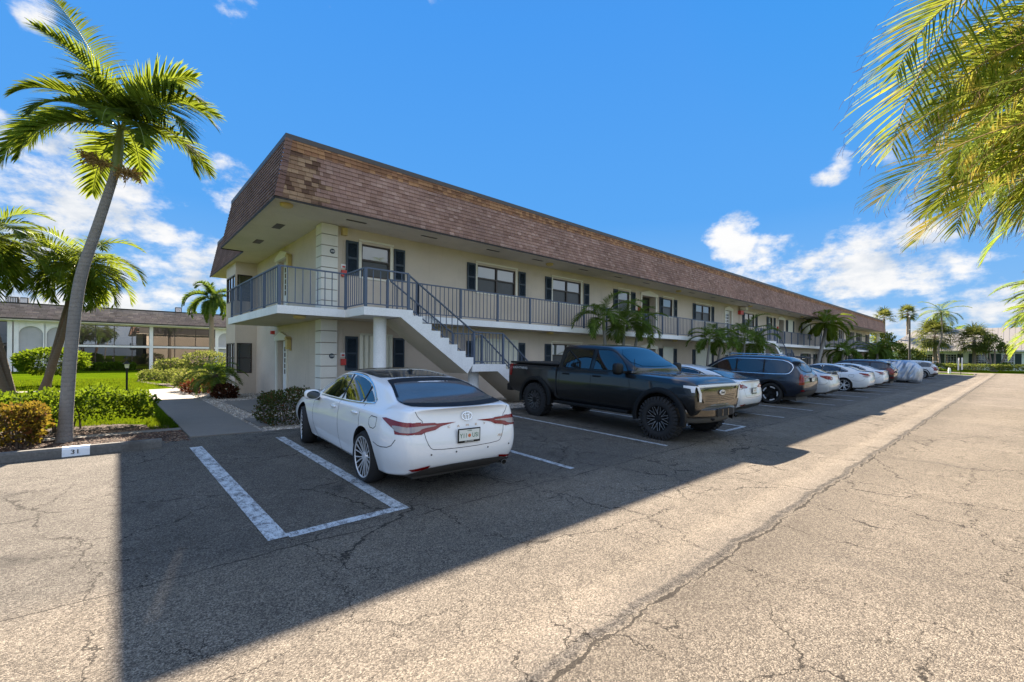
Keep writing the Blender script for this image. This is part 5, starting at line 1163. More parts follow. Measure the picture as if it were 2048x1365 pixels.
# -- palms in the strip before the facade
ST='palms in the strip before the apartment building'
palm('palm_tree',(15.5,11.2,.16),[[(0,0,0),(-.25,0,1.4),(-.45,0,2.7)],[(.6,-.1,0),(.75,-.1,1.3),(.8,-.1,2.6)],[(1.2,.1,0),(1.75,.1,1.3),(2.1,.1,2.5)]],'full three-stemmed green palm behind the black pickup truck','palm tree',ST,nf=12,L=1.7,ll=.46,n=40,wid=.03,seed=11,bark='grey',leaf='palmd',shaft=.6,rbase=.08,rtop=.06,els=(1.4,.15),droop=2.0)
palm('palm_tree',(23.9,11.0,.16),[[(0,0,0),(0,0,1.3),(.2,0,2.3)],[(.9,0,0),(1.2,0,1.2),(1.6,0,2.2)]],'low palm with dark arching crown just left of the second staircase palm','palm tree',ST,nf=11,L=1.7,ll=.46,n=36,wid=.035,seed=13,leaf='palmd',shaft=.5,rbase=.08,rtop=.06,els=(1.35,.1),droop=2.0)
palm('palm_tree',(28.6,11.0,.16),[[(0,0,0),(.0,0,1.3),(.2,0,2.5)],[(1.1,0,0),(1.5,0,1.3),(2.0,0,2.2)]],'dark palm partly covering the second staircase, behind the navy suv','palm tree',ST,nf=12,L=2.2,ll=.5,n=38,wid=.038,seed=17,leaf='palmd',shaft=.5,rbase=.08,rtop=.06,els=(1.35,.1),droop=1.9)
palm('palm_tree',(43.6,11.0,.16),[[(0,0,0),(.9,0,1.6),(2.3,0,3.2),(2.9,0,4.3)],[(.8,.2,0),(1.4,.2,1.6),(2.6,.2,3.0),(3.4,.2,4.1)]],'taller bright palm whose curved trunks cross the balcony railing','palm tree',ST,nf=14,L=2.6,ll=.6,n=30,wid=.07,seed=19,shaft=.7,rbase=.13,rtop=.10,els=(1.2,-.2),droop=1.8,leaf='palm')
palm('palm_tree',(51.5,11.0,.16),[[(0,0,0),(.4,0,1.2),(.8,0,2.1)],[(1.2,0,0),(1.7,0,1.2),(2.2,0,2.0)]],'short dark palm to the right of the taller curved-trunk palm','palm tree',ST,nf=13,L=2.5,ll=.55,n=28,wid=.07,seed=23,leaf='palmd',shaft=.5,rbase=.1,rtop=.08,els=(1.2,-.1),droop=2.0)
palm('palm_tree',(69.5,11.2,.16),[[(0,0,0),(.0,0,1.3),(.1,0,2.6)],[(1.,0,0),(1.2,0,1.2),(1.5,0,2.4)]],'dense round palm at the far end of the apartment building','palm tree',ST,nf=15,L=2.6,ll=.6,n=26,wid=.10,seed=29,leaf='palmd',shaft=.4,rbase=.12,rtop=.09,els=(1.2,-.1),droop=2.2)
# -- roebelenii palm by the bay window and planting
r=palm('dwarf_palm',(3.25,19.1,.17),[[(0,0,0),(-.20,0,.35),(-.42,.05,.85)]],'small dwarf palm with shaggy leaning trunk beside the bay window','palm tree',nf=26,L=1.15,ll=.30,n=34,wid=.018,seed=31,bark='brown',leaf='palmd',shaft=0,rbase=.09,rtop=.10,els=(1.2,-.1),droop=1.7)
bush('shrub',(3.05,18.5,.17),(.36,.34,.24),'dark bronze-leaved shrub at the foot of the dwarf palm',leaf='redsh',n=700,size=.12,seed=41)
bush('shrub',(2.75,21.6,.17),(.62,.55,.26),'low bronze shrub between the path and the dwarf palm',leaf='redsh',n=1000,size=.11,seed=43)
bush('shrub',(2.85,23.2,.17),(.85,.75,.44),'loose yellow-green shrub nearest the path end',leaf='shrub',n=1700,size=.11,seed=47)
bush('shrub',(3.9,25.2,.17),(.8,.8,.40),'bright green clipped ground shrub behind the dwarf palm',leaf='hedge',n=1400,size=.10,seed=53)
bush('shrub',(2.85,29.0,.15),(.85,.9,.40),'pale bushy shrub on the lawn, lowest of the front three',leaf='shrub',n=1700,size=.12,seed=59)
hedgebox('clipped_shrub',4.0,5.1,29.5,30.6,1.2,'square-clipped dark green shrub among the looser shrubs','hedge',1500,.10,61,cat='shrub')
bush('shrub',(1.95,34.5,.12),(.6,.7,.34),'small pale shrub at the left tip of the shrub group',leaf='shrub',n=1100,size=.13,seed=67)
bush('shrub',(3.1,37,.12),(1.0,1.0,.66),'rounded light green shrub behind the small pale one',leaf='shrub',n=1900,size=.14,seed=71)
bush('shrub',(5.1,38,.12),(1.55,1.3,.92),'largest pale-flowering shrub before the far white building',leaf='shrub',n=2900,size=.14,seed=73)
# -- big round topiary bush on the lawn
r=empty('round_bush',(-1.55,31.0,.15)); tag(r,'large rounded green bush with a short trunk behind the leaning palm trunks','shrub'); rg=np.random.default_rng(9)
P,d=shell(rg,4600,(-.45,0,1.22),(1.22,1.2,.56),2.6,.6,.12,-1.); leaves('foliage',P,.15,LF['hedge'],r,d,9)
P,d=shell(rg,900,(.3,0,.75),(.9,.7,.35),2.,.4,.3,-1.); 
g=MB(); g.tube([(.1,0,-.1),(.15,0,.4),(-.2,0,1.2)],[.10,.085,.06],8); g.tube([(.15,0,.4),(.6,.1,1.2)],[.06,.04],6); g.tube([(.12,0,.3),(-.7,0,1.1)],[.06,.04],6); g.build('trunk',BK['wood'],r)
# -- hedges by the lot
hedgebox('croton_hedge',-2.3,-.80,10.35,11.25,.86,'yellow and orange croton hedge left of the tall leaning palm','croton',5200,.075,77,z0=.10,stems=34)
hedgebox('green_hedge',-3.6,.62,11.75,13.0,.95,'long bright green hedge behind the tall leaning palm trunk','hedge',11500,.085,79,z0=.24,stems=26,lump=.09)
hedgebox('clipped_hedge',2.50,3.5,10.15,11.4,.90,'small dark clipped hedge in front of the white sedan','cocop',4600,.055,83,z0=.06,stems=14)
hedgebox('low_hedge',-2.3,2.1,62.6,63.3,.85,'low dark hedge along the screened porch of the far white building','hedge',2600,.20,87,stems=4,base=.05)
# -- trees to the right
def fanpalm(name,loc,h,R_,label,nl=34,seed=1,rb=.2,bend=0.,old=True,nb=15,bark='tan',el0=1.3,el1=-.9,group=None,wid=.10):
    r=empty(name,loc); tag(r,label,'palm tree',group); trunk('trunk',[(0,0,-.1),(bend*.2,0,h*.4),(bend,0,h)],[rb*1.15,rb,rb*.85],BK[bark],r); g=MB(); rd=random.Random(seed)
    for i in range(nl):
        f=i/nl; fanleaf(g,(bend,0,h-.1+.3*(1-f)),i*2.4+rd.random()*.5,el0+(el1-el0)*f,R_*.55*rd.uniform(.8,1.1),R_*.62,nb,seed*50+i,wid)
    g.build('crown',[LF['fan'],BK['tan']],r)
    return r
FP='fan palms before the green-shuttered building'
fanpalm('fan_palm',(92.5,8.1,.45),4.9,3.0,'fan palm with wide grey-green head left of the bent coconut palm',nl=60,seed=3,rb=.22,group=FP)
fanpalm('fan_palm',(92.5,3.95,.45),4.2,2.5,'fan palm with compact head before the middle shuttered window',nl=54,seed=5,rb=.22,group=FP)
fanpalm('fan_palm',(104,12.6,.4),9.6,1.7,'slim tall fan palm behind the lamp pole',nl=34,seed=7,rb=.2,group=FP)
fanpalm('fan_palm',(100,15.2,.4),8.6,1.9,'fan palm rising over the far roof end of the apartment building',nl=24,seed=8,rb=.2,el1=-.3,group=FP)
palm('coconut_palm',(90,7.35,.42),[[(0,0,-.1),(.1,.05,1.5),(.3,.20,3.2),(.5,-.15,4.6),(1.2,-.12,6.5),(1.6,.0,8.6)]],'slender coconut palm with a kinked pale trunk, tallest tree at the far end',nf=17,L=3.5,ll=.85,n=24,wid=.06,bark='tan',seed=37,shaft=0,rbase=.15,rtop=.10,els=(1.2,-.5),droop=1.2,hang=1.3)
palm('palm_tree',(112,7.1,.4),[[(0,0,0),(0,0,6.2)]],'palm crown showing above the metal roof ridge',nf=14,L=3.4,ll=.9,n=20,wid=.16,bark='tan',seed=39,shaft=0,rbase=.2,rtop=.2,els=(1.1,.0),droop=1.2,leaf='arecag')
def btree(name,loc,trunks,blobs,label,leaf='tree',size=.24,n=1900,seed=1):
    r=empty(name,loc); tag(r,label,'tree'); g=MB()
    for t in trunks: g.tube([Vector(p) for p in t],[.16*(1-.55*i/(len(t)-1)) for i in range(len(t))],8)
    g.build('trunk',BK['tan'],r,smooth=60); rg=np.random.default_rng(seed); Ps=[];Ds=[]
    for c,s in blobs:
        P,d=shell(rg,int(n*s[0]*s[2]/2),c,s,2.,.35,.35,-.8); Ps.append(P);Ds.append(d)
    leaves('crown',np.concatenate(Ps),size,LF[leaf],r,np.concatenate(Ds),seed); return r
btree('leafy_tree',(91,2.0,.45),[[(0,0,-.1),(.1,.5,1.2),(.2,1.0,2.6)],[(0,0,-.1),(0,-.1,1.5),(0,-.1,3)],[(0,-.2,-.1),(0,-.7,1.0),(0,-1.2,2.4)],[(0,.2,-.1),(.1,.3,1.5),(0,.5,3)]],
  [((0,.1,3.6),(1.1,1.2,.9)),((0,-1.1,2.9),(.8,.8,.6)),((0,1.1,2.8),(.7,.7,.5)),((0,.3,4.5),(.7,.7,.5))],'multi-stemmed leafy tree with pale trunks right of the compact fan palm',seed=5,size=.26)
btree('leafy_tree',(90,13.0,.4),[[(0,0,-.1),(0,.2,2),(0,.4,4)],[(0,-1.5,-.1),(0,-2,1.6),(0,-2.6,3)]],
  [((0,.9,4.7),(1.3,1.5,1.0)),((0,-.7,3.3),(1.3,1.3,.8)),((0,-2.6,2.2),(1.2,1.5,.9)),((0,1.8,2.8),(1.3,1.4,1.2)),((0,-.6,1.2),(1.2,2.6,.8)),((0,1.4,6.0),(.9,.8,.6))],'wide dark leafy tree behind the far end of the apartment building',seed=7,size=.30,leaf='tree')
hedgebox('boundary_hedge',87.5,88.7,-6,8.2,1.25,'long low dark hedge before the green-shuttered building','tree',4200,.20,91,stems=6,base=.42,cat='hedge')
for i,(x,y,s,lb) in enumerate(((88.9,6.0,.55,'pale leafy plant left of the air conditioner by the shuttered wall'),(89.2,1.0,.6,'pale leafy plant near the multi-stemmed tree'),(84.0,6.9,.22,'tuft of yellow-green plants by the small white post'))):
    bush('shrub',(x,y,.42),(s,s*1.3,s*.8),lb,leaf='arecag',n=600,size=.2 if i<2 else .10,seed=101+i)
# -- areca clump overhanging from the right
def areca(name,loc,stems,label,seed,mat='areca',ll=.62,L=2.6,n=44,nf=9,wid=.036,azr=(1.2,3.6),els=(1.25,.1),fr=(),lean=.9,bare=False):
    r=empty(name,loc); tag(r,label,'palm tree'); rd=random.Random(seed); g=MB(); t_=MB()
    for i,(dx,dy,h,ln) in enumerate(stems):
        a=rd.uniform(*azr); p=[Vector((dx,dy,-.1)),Vector((dx+.25*ln*math.cos(a),dy+.25*ln*math.sin(a),h*.5)),Vector((dx+ln*math.cos(a)*.6,dy+ln*math.sin(a)*.6,h))]
        t_.tube(p,[.055,.045,.035],8); top=p[-1]
        for k in range(nf):
            az=rd.uniform(*azr); f=k/max(1,nf-1); frond(g,top,az,els[0]+(els[1]-els[0])*f,L*rd.uniform(.75,1.1),rd.uniform(1.3,1.9),ll,n,wid,rd.uniform(.4,.9),.25,seed=seed*31+i*13+k,curl=rd.uniform(-.4,.4),rach=.012,prune=.08,tip=2 if lean else None)
    for i,q in enumerate(fr): frond(g,q[0],q[1],q[2],q[3],q[4],q[5],q[7] if len(q)>7 else 46,wid*1.15,.45,.2,seed=seed*17+i,twist=q[6],rach=.014,gap0=.10,curl=.1,prune=.06,tip=2)
    t_.build('stems',BK['shaft'],r); g.build('crown',[LF[mat],BK['bloom'],LF['dry']],r); return r
# ------------------------------------------------------------------ ground
def sheet(name,xs,ys,mat,dz=0.,zf=zg,kind='structure'):
    v=[(x,y,zf(x,y)+dz) for y in ys for x in xs]; n=len(xs); f=[(j*n+i,j*n+i+1,(j+1)*n+i+1,(j+1)*n+i) for j in range(len(ys)-1) for i in range(n-1)]
    me=bpy.data.meshes.new(name); me.from_pydata(v,[],f); me.shade_smooth(); return tag(link(name,me,None,mat),kind=kind)
def poly(name,P,mat,z,thick=.05,kind='structure',label=None,cat=None,top=None):
    g=MB(); g.prism(P,lambda p,d:(p[0],p[1],(z(p[0],p[1]) if callable(z) else z)+d),-thick,0); return tag(g.build(name,mat),label,cat,kind=kind)
xs=[-1500,-400,-60,-20,-5,0,5,20,60,79,81,83,85,87,89,91,93,110,300,1500]; ys=[-1500,-300,-40,-10,-5,0,3,4,5,6,7,8,9.33,12,20,35,38,42,50,80,300,1500]
sheet('ground',xs,ys,MT['grass'])
# parking lot and drive
lx=[-30,-5,-1,1,2,3,5,20,40,60,78.9]; sheet('parking_lot',lx,[-4.2,-1,0,1,2,3,4,5,6,7,8,9.33,10.02],MT['asphalt'],.012)
sheet('drive_end',[78.9,80.5,82,84,86.2],[-40,-10,-4.2,-2,0,2,3.3],MT['asphalt'],.012)
sheet('cross_road',[82.6,84,86.2],[3.3,5,8,30,60],MT['asphalt'],.012)
# painted bay lines
def pline(x0,y0,x1,y1,w=.10):
    n=max(1,int(abs(y1-y0)/.5)+1); d=Vector((x1-x0,y1-y0)).normalized(); nn=Vector((-d.y,d.x))*w/2; v=[]
    for k in range(n+1):
        x=x0+(x1-x0)*k/n; y=y0+(y1-y0)*k/n
        for s in (1,-1): v.append((x+nn.x*s,y+nn.y*s,zg(x,y+nn.y*s)+.017))
    me=bpy.data.meshes.new('parking_line'); me.from_pydata(v,[],[(2*k,2*k+1,2*k+3,2*k+2) for k in range(n)]); tag(link('parking_line',me,None,MT['line']),kind='structure')
pline(1.08,9.0,1.15,4.42,.17); pline(2.38,9.1,2.38,4.47,.15); pline(1.235,4.44,2.46,4.46,.12)
pline(5.17,9.0,5.17,4.40,.10); pline(7.90,9.1,7.90,4.40,.10)
pline(10.58,9.1,10.58,4.40,.10); pline(11.65,9.1,11.65,4.40,.10); pline(10.64,4.44,11.59,4.44,.10)
x=14.4
while x<62: pline(x,9.1,x,4.40,.10); x+=2.74
# concrete walk, pads, gravel and mulch beds
ZP=.19
poly('concrete_path',[(1.12,10.03),(2.28,9.93),(2.34,18),(2.30,25.4),(1.12,24.9)],MT['conc'],ZP+.03,.1)
poly('concrete_path',[(-14,30.0),(1.12,24.3),(1.12,25.1),(-14,31.0)],MT['conc'],ZP+.026,.1)
poly('door_pad',[(2.78,13.3),(4.48,13.3),(4.48,17.4),(2.78,16.9)],MT['conc'],ZP+.05,.1)
poly('paved_pad',[(2.38,10.55),(3.3,10.4),(3.3,12.0),(2.38,12.1)],MT['conc'],ZP+.045,.1)
poly('concrete_band',[(-6,11.20),(1.11,11.20),(1.11,11.52),(-6,11.52)],MT['conc'],ZP+.02,.1)
poly('gravel_bed',[(2.29,9.98),(78,10.0),(78,13.0),(4.5,13.0),(4.5,20.6),(3.6,22.5),(2.29,22.5)],MT['gravel'],ZP+.012,.1)
poly('mulch_bed',[(-14,9.7),(1.11,9.7),(1.11,11.2),(-14,11.2)],MT['mulch'],ZP+.010,.1)
poly('mulch_bed',[(-14,11.52),(.95,11.52),(.95,12.2),(.0,13.2),(-14,13.2)],MT['mulch'],ZP+.008,.1)
poly('mulch_bed',[(2.3,22.5),(6,22.5),(8,38.5),(1.6,38.5),(1.2,33.5),(2.3,26.2)],MT['mulch'],lambda x,y:zg(x,y)+.012,.1)
poly('concrete_edge',[(79.0,3.32),(82.55,3.32),(82.55,3.44),(79.0,3.44)],MT['conc'],lambda x,y:zg(x,y)+.08,.1)
# wheel stop with painted number
r=empty('wheel_stop',(-.62,9.36,zg(0,9.36)+.01)); tag(r,'long grey concrete wheel stop with a white block numbered 31 below the palm','wheel stop')
def stopseg(x0,x1,mt,nm,ex=0.):
    g=MB(); g.prism([(-.075-ex,0),(-.065-ex,.10),(-.045,.135+ex),(.045,.135+ex),(.065+ex,.10),(.075+ex,0)],lambda p,x:(x,p[0],p[1]),x0,x1); o=g.build(nm,mt,r); return o
stopseg(-1.6,.12,MT['stop'],'concrete_bar'); stopseg(.42,1.28,MT['stop'],'concrete_bar'); stopseg(.12,.42,MT['stopw'],'painted_block',.002)
me=txt('31',.09,.001,1.2); me.transform(Matrix.Translation((.262,-.0765,.062))@Matrix.Rotation(PI/2-.1,4,'X')); link('number',me,r,MT['black'])
g=MB(); rd=random.Random(4)
# loose stuff: gravel stones, mulch chips, grass blades
def scatter(name,n,regs,size,mats,label,flat=.6,seed=1,clump=False):
    rg=np.random.default_rng(seed); g=MB(); 
    for k in range(n):
        x0,x1,y0,y1=regs[rg.integers(len(regs))]; x,y=rg.uniform(x0,x1),rg.uniform(y0,y1); s=size*rg.uniform(.5,1.4); z=zg(x,y)+.015; a=rg.uniform(0,6.28); c,d=math.cos(a)*s,math.sin(a)*s; h=s*flat*rg.uniform(.6,1.3); q=rg.uniform(.5,1.)
        g.add([(x+c,y+d,z),(x-d*q,y+c*q,z),(x-c,y-d,z),(x+d*q,y-c*q,z),(x+c*.3,y+d*.2,z+h),(x-c*.35,y-d*.3,z+h*.9)],[(0,1,4),(1,5,4),(1,2,5),(2,3,5),(3,4,5),(3,0,4)],int(rg.integers(len(mats))))
    o=g.build(name,mats); return tag(o,label,'ground cover',kind='stuff')
GM=[M_('stone_pale',(.52,.48,.42),.8),M_('stone_tan',(.36,.30,.24),.8),M_('stone_grey',(.22,.20,.18),.8)]
scatter('gravel',9000,[(2.3,2.8,9.99,22.4),(2.8,4.5,10.0,13.3),(2.8,4.48,17.4,20.6),(4.5,13,10.02,11.0),(2.5,3.7,10.0,10.5),(2.8,3.6,20.5,22.4)],.024,GM,'pale gravel stones in the bed beside the apartment building',seed=3)
CM=[M_('chip_dark',(.03,.018,.012),.9),M_('chip_red',(.10,.05,.03),.9),M_('chip_tan',(.17,.12,.08),.9)]
scatter('mulch',7000,[(-3.2,1.1,9.72,10.6),(-3.2,1.1,10.6,11.2),(-1,.95,11.52,12.1)],.022,CM,'brown mulch chips and fallen leaves under the hedges',.35,seed=5)
rg=np.random.default_rng(8); n=60000
X=rg.uniform(-6,6,n); Y=13+26*rg.random(n)**1.5; X=X*(Y/14)**.8
ok=~((X>1.05)&(X<6.5)&(Y<26))&~((X>2.0)&(Y>22)&(Y<38)&(X<8)); ln=(Y-30.0)-(X+14)*(24.3-30.)/15.12; ok&=~((ln>-.05)&(ln<1.0)&(X<1.2)); X,Y=X[ok],Y[ok]
ex=np.stack([rg.uniform(.62,1.1,2500),rg.uniform(10.3,13.4,2500)],1); e2=ex[(ex[:,1]>11.55)]; X=np.concatenate([X,e2[:,0]]);Y=np.concatenate([Y,e2[:,1]]); n=len(X)
Z=np.array([zg(a,b) for a,b in zip(X,Y)]); a=rg.uniform(0,6.28,n); s=rg.uniform(.03,.07,n)*(1+Y/60); ww=.006*(1+Y/22); tx=rg.normal(0,.3,n)*s; ty=rg.normal(0,.3,n)*s
v=np.stack([np.stack([X-np.cos(a)*ww,Y-np.sin(a)*ww,Z],1),np.stack([X+np.cos(a)*ww,Y+np.sin(a)*ww,Z],1),np.stack([X+tx,Y+ty,Z+s],1)],1).reshape(-1,3)
me=bpy.data.meshes.new('grass'); me.vertices.add(3*n); me.vertices.foreach_set('co',v.ravel()); me.loops.add(3*n); me.loops.foreach_set('vertex_index',np.arange(3*n)); me.polygons.add(n); me.polygons.foreach_set('loop_start',np.arange(0,3*n,3)); me.update(calc_edges=True)
tag(link('grass',me,None,leafmat('grass_blade',(.030,.065,.004),(.085,.14,.006),(.24,.31,.010),.4,sc=1.2)),'short bright green lawn grass','grass',kind='stuff')
# path lamps, spot lamp
def pathlamp(x,y,h,label):
    r=empty('path_lamp',(x,y,zg(x,y))); tag(r,label,'lamp','path lamps on the lawn'); g=MB(); g.box(-.035,.035,-.035,.035,-.02,h*.76); g.build('post',MT['black'],r)
    g=MB(); c=lambda a,rr,t:(rr*math.cos(t+PI/4),rr*math.sin(t+PI/4),a); g.lathe([(h*.77,.075),(h*.90,.115)],4,c,close=True); g.build('lamp_glass',MT['storm'],r)
    g=MB(); g.lathe([(h*.90,.18),(h*.905,.17),(h*.985,.03),(h,.02),(h+.03,.012)],4,c,close=True); g.lathe([(h*.755,.05),(h*.77,.085)],4,c,close=True); g.build('lamp_cap',MT['black'],r)
pathlamp(.56,24.0,1.28,'black path lamp with a pagoda cap beside the path bend'); pathlamp(-3.7,29.5,1.2,'black path lamp partly hidden by the leaning trunks at the left edge')
r=empty('spot_lamp',(2.45,26.4,.17)); tag(r,'small dark ground spotlight in the mulch near the shrubs','lamp'); g=MB(); g.tube([(0,0,-.02),(0,0,.14)],.02,8); g.build('stake',MT['black'],r); g=MB(); g.lathe([(.12,.05),(.26,.11),(.25,.08)],14,close=True); g.build('lamp_head',MT['black'],r)
# ------------------------------------------------------------------ far white building (left)
YL=63.8; lb=empty('courtyard_building',(-4,YL,.03)); tag(lb,'white two-storey building with arched panels, screened porches and brown shingle roof across the lawn','apartment building')
def kl(o): o.parent=lb; o.matrix_parent_inverse=Matrix.Translation((4,-YL,-.03)); return o
LX=lambda u,d,z:(u,YL+d,z); ZM0,ZM1,ZE=2.52,2.72,4.95
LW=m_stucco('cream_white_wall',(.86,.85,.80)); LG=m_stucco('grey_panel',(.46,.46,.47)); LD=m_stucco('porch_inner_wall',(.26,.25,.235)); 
g=MB(); x0,x1=-32,26
for k in range(9):
    a,b=k/9,(k+1)/9; q=lambda t,l:(YL-.75+.75*t-l,5.15+1.42*t)
    ya,za=q(a,.03); yb,zb=q(b,.0); g.quad((x0,ya,za),(x1,ya,za),(x1,yb,zb),(x0,yb,zb))
kl(g.build('shingle_roof',MT['shL'])); g=MB(); g.box(x0,x1,YL-.02,YL+.12,6.55,6.68); g.box(x0,x1,YL-.80,YL-.74,5.05,5.17); kl(g.build('roof_edge',MT['fasc']))
g=MB(); g.box(x0,x1,YL-.7,YL-.05,ZE,5.10); kl(g.build('eave_soffit',LW))
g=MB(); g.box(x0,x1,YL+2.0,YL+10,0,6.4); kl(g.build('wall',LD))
g=MB(); g.box(x0,x1,YL-.03,YL+.2,ZE-.12,5.08)
for c in (-7.0,-6.58,-2.62,3.52,9.65,15.8,-12.8): g.box(c-.16,c+.16,YL-.08,YL+.25,0,ZE-.12)
g.box(-2.46,3.36,YL-.06,YL+.2,ZM0,ZM1); g.box(3.68,9.49,YL-.06,YL+.2,ZM0,ZM1); g.box(9.81,15.6,YL-.06,YL+.2,ZM0,ZM1); kl(g.build('pillar_frame',LW))
for xa in (-6.42,-4.55,9.82,11.8):
    w=1.62; g=MB(); n=20; zc=3.95-w/2+.55; P=[(xa,0.0)]+[(xa+w/2-w/2*math.cos(PI*k/n),zc+w/2*math.sin(PI*k/n)*.92) for k in range(n+1)]+[(xa+w,0.0)]
    # white wall with arched opening, panel recessed behind
    top=[(xa-.2,ZE-.12),(xa+w+.2,ZE-.12)]
    L=[(xa-.12,0),(xa-.12,ZE-.12)]; 
    for k in range(n): 
        a,b=P[1+k],P[2+k]; g.quad((a[0],YL,a[1]),(b[0],YL,b[1]),(b[0],YL,ZE-.12),(a[0],YL,ZE-.12)); g.quad((a[0],YL,a[1]),(b[0],YL,b[1]),(b[0],YL+.2,b[1]),(a[0],YL+.2,a[1]))
    g.quad((xa-.15,YL,0),(xa,YL,0),(xa,YL,ZE-.12),(xa-.15,YL,ZE-.12)); g.quad((xa+w,YL,0),(xa+w+.15,YL,0),(xa+w+.15,YL,ZE-.12),(xa+w,YL,ZE-.12)); kl(g.build('arch_wall',LW))
    g=MB(); g.box(xa,xa+w,YL+.16,YL+.22,0,ZE-.3); kl(g.build('arch_panel',LG))
def screens(xa,xb,n,lit,upper_m,lower_m):
    for z0,z1,mt in ((ZM1,ZE-.12,upper_m),(.1,ZM0,lower_m)):
        g=MB(); g.box(xa,xb,YL+.02,YL+.05,z0,z1); 
        f=MB(); 
        for k in range(n+1):
            x=xa+(xb-xa)*k/n; f.box(x-.035,x+.035,YL-.01,YL+.07,z0,z1)
        f.box(xa,xb,YL-.008,YL+.06,z1-.07,z1-.001); f.box(xa,xb,YL-.008,YL+.06,z0+.001,z0+.06)
        o=kl(f.build('porch_screen',MT['bronze'])); p=MB(); p.quad((xa,YL+.03,z0),(xb,YL+.03,z0),(xb,YL+.03,z1),(xa,YL+.03,z1)); q=p.build('screen_pane',mt,o); q.matrix_parent_inverse=Matrix.Identity(4); q.location=(0,0,0)
        if z0>1:
            f=MB()
            for k in range(7): f.box(xa,xb,YL+.06,YL+.08,z0+.12+k*.12,z0+.155+k*.12)
            o=kl(f.build('slat_rail',MT['black'] if lit else MT['screen']))
NEU=m_clearglass('porch_glass',(.55,.55,.5),1.2)
screens(-2.46,3.36,4,True,NEU,m_clearglass('porch_mesh',(.22,.23,.24),.2)); screens(3.68,9.49,3,False,m_clearglass('porch_mesh2',(.42,.42,.42),.15),m_clearglass('porch_mesh3',(.25,.26,.28),.2)); screens(-9.5,-7.1,2,False,m_clearglass('porch_mesh4',(.3,.3,.3),.2),MT['dark'])
for z0,z1 in ((ZM1,ZE-.1),(.1,ZM0)):
    g=MB()
    for k in range(16):
        xx=-2.3+k*.78; h=z1-.35 if k%3 else z1-.1
        g.box(xx,xx+.45,YL+1.93,YL+1.99,z0,h)
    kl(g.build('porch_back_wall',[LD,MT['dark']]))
for x,w_ in ((-7.6,.9),(-6.6,.55),(-1.75,.75),(-.5,.5),(5.9,.6),(7.1,.5)):
    r=empty('rooftop_condenser',(x+w_/2,YL+3,6.4)); tag(r,'grey slatted air conditioning unit on the far white building roof','air conditioner','rooftop air conditioners on the far white building')
    g=MB(); g.box(-w_/2,w_/2,-.4,.4,.15,1.02); g.box(-w_/2+.05,w_/2-.05,-.3,.3,0,.15); g.build('casing',MT['under'],r); g=MB()
    for k in range(7): g.box(-w_/2+.04+k*(w_-.1)/7,-w_/2+.08+k*(w_-.1)/7,-.42,-.402,.25,.92)
    g.build('grille',MT['alloy'],r)
# ------------------------------------------------------------------ far building with metal roof (right)
XR=96.; rb=empty('shuttered_building',(XR,4,.5)); tag(rb,'pale green single-storey building with ribbed metal roof and dark green shutters','house')
def kr(o): o.parent=rb; o.matrix_parent_inverse=Matrix.Translation((-XR,-4,-.5)); return o
RW=lambda u,d,z:(XR+d,u,z); WG=m_stucco('pale_green_wall',(.78,.82,.70)); MR=M_('ribbed_metal_roof',(.21,.20,.19),.7,metal=.0,var=.04)
wn=[(8.6,9.9),(5.95,7.25),(2.75,4.0),(.1,1.3),(-3.2,-2.0)]
ops=[(a,b,1.30,2.80) for a,b in wn]; g=MB(); wallpanel(g,RW,-14,14.5,.2,3.32,ops,.1); g.quad((XR,14.5,.2),(XR+12,14.5,.2),(XR+12,14.5,3.3),(XR,14.5,3.3)); kr(g.build('wall',WG))
for a,b in wn:
    f=MB(); f.mbox(RW,a,a+.06,-.02,.08,1.30,2.80); f.mbox(RW,b-.06,b,-.02,.08,1.30,2.80); f.mbox(RW,a+.06,b-.06,-.02,.08,2.73,2.80); f.mbox(RW,a+.06,b-.06,-.02,.08,1.3,1.37)
    for k in (1,2,3): u=a+(b-a)*k/4; f.mbox(RW,u-.015,u+.015,.02,.06,1.37,2.73)
    for k in (1,2,3): z=1.37+1.36*k/4; f.mbox(RW,a+.06,b-.06,.022,.058,z-.018,z+.018)
    w_=kr(f.build('window',MT['doorw'])); p=MB(); p.mbox(RW,a,b,.07,.08,1.3,2.8); q=p.build('pane',MT['dglass'],w_)
    for s0 in (a-.68,b+.05):
        p=MB(); p.mbox(RW,s0,s0+.62,-.05,-.004,1.25,2.85); kr(p.build('shutter',M_('dark_green_shutter',(.008,.03,.022),.5)))
g=MB(); e=3.30
g.quad((XR-.5,-15,e),(XR-.5,15,e),(XR+6.5,11.5,6.95),(XR+6.5,-15,6.95)); g.add([(XR-.5,15,e),(XR+13,15,e),(XR+6.5,11.5,6.95)],[(0,1,2)])
for k in range(52):
    y=-15+k*.58; t=1.
    if y>11.5: t=(15-y)/3.5
    a=(XR-.5,y,e); b=(XR-.5+7*t,y,e+3.65*t); g.add([(a[0],y-.02,a[2]),(a[0],y+.02,a[2]),(b[0],y+.02,b[2]),(b[0],y-.02,b[2]),(a[0],y-.02,a[2]+.02),(a[0],y+.02,a[2]+.02),(b[0],y+.02,b[2]+.02),(b[0],y-.02,b[2]+.02)],[(4,5,6,7),(0,4,7,3),(1,5,6,2),(0,1,5,4)])
kr(g.build('metal_roof',MR)); g=MB(); g.box(XR-.55,XR-.5,-15,15,e-.16,e+.04); kr(g.build('gutter',MT['signw'])); g=MB(); g.tube([(XR-.1,5.2,.3),(XR-.1,5.2,3.1)],.05,6); kr(g.build('downpipe',WG))
r=empty('air_conditioner',(94.6,4.9,.48)); tag(r,'grey boxed air conditioner standing against the pale green wall','air conditioner'); g=MB(); g.box(-.4,.4,-.45,.45,0,.95); g.build('casing',MT['under'],r); g=MB()
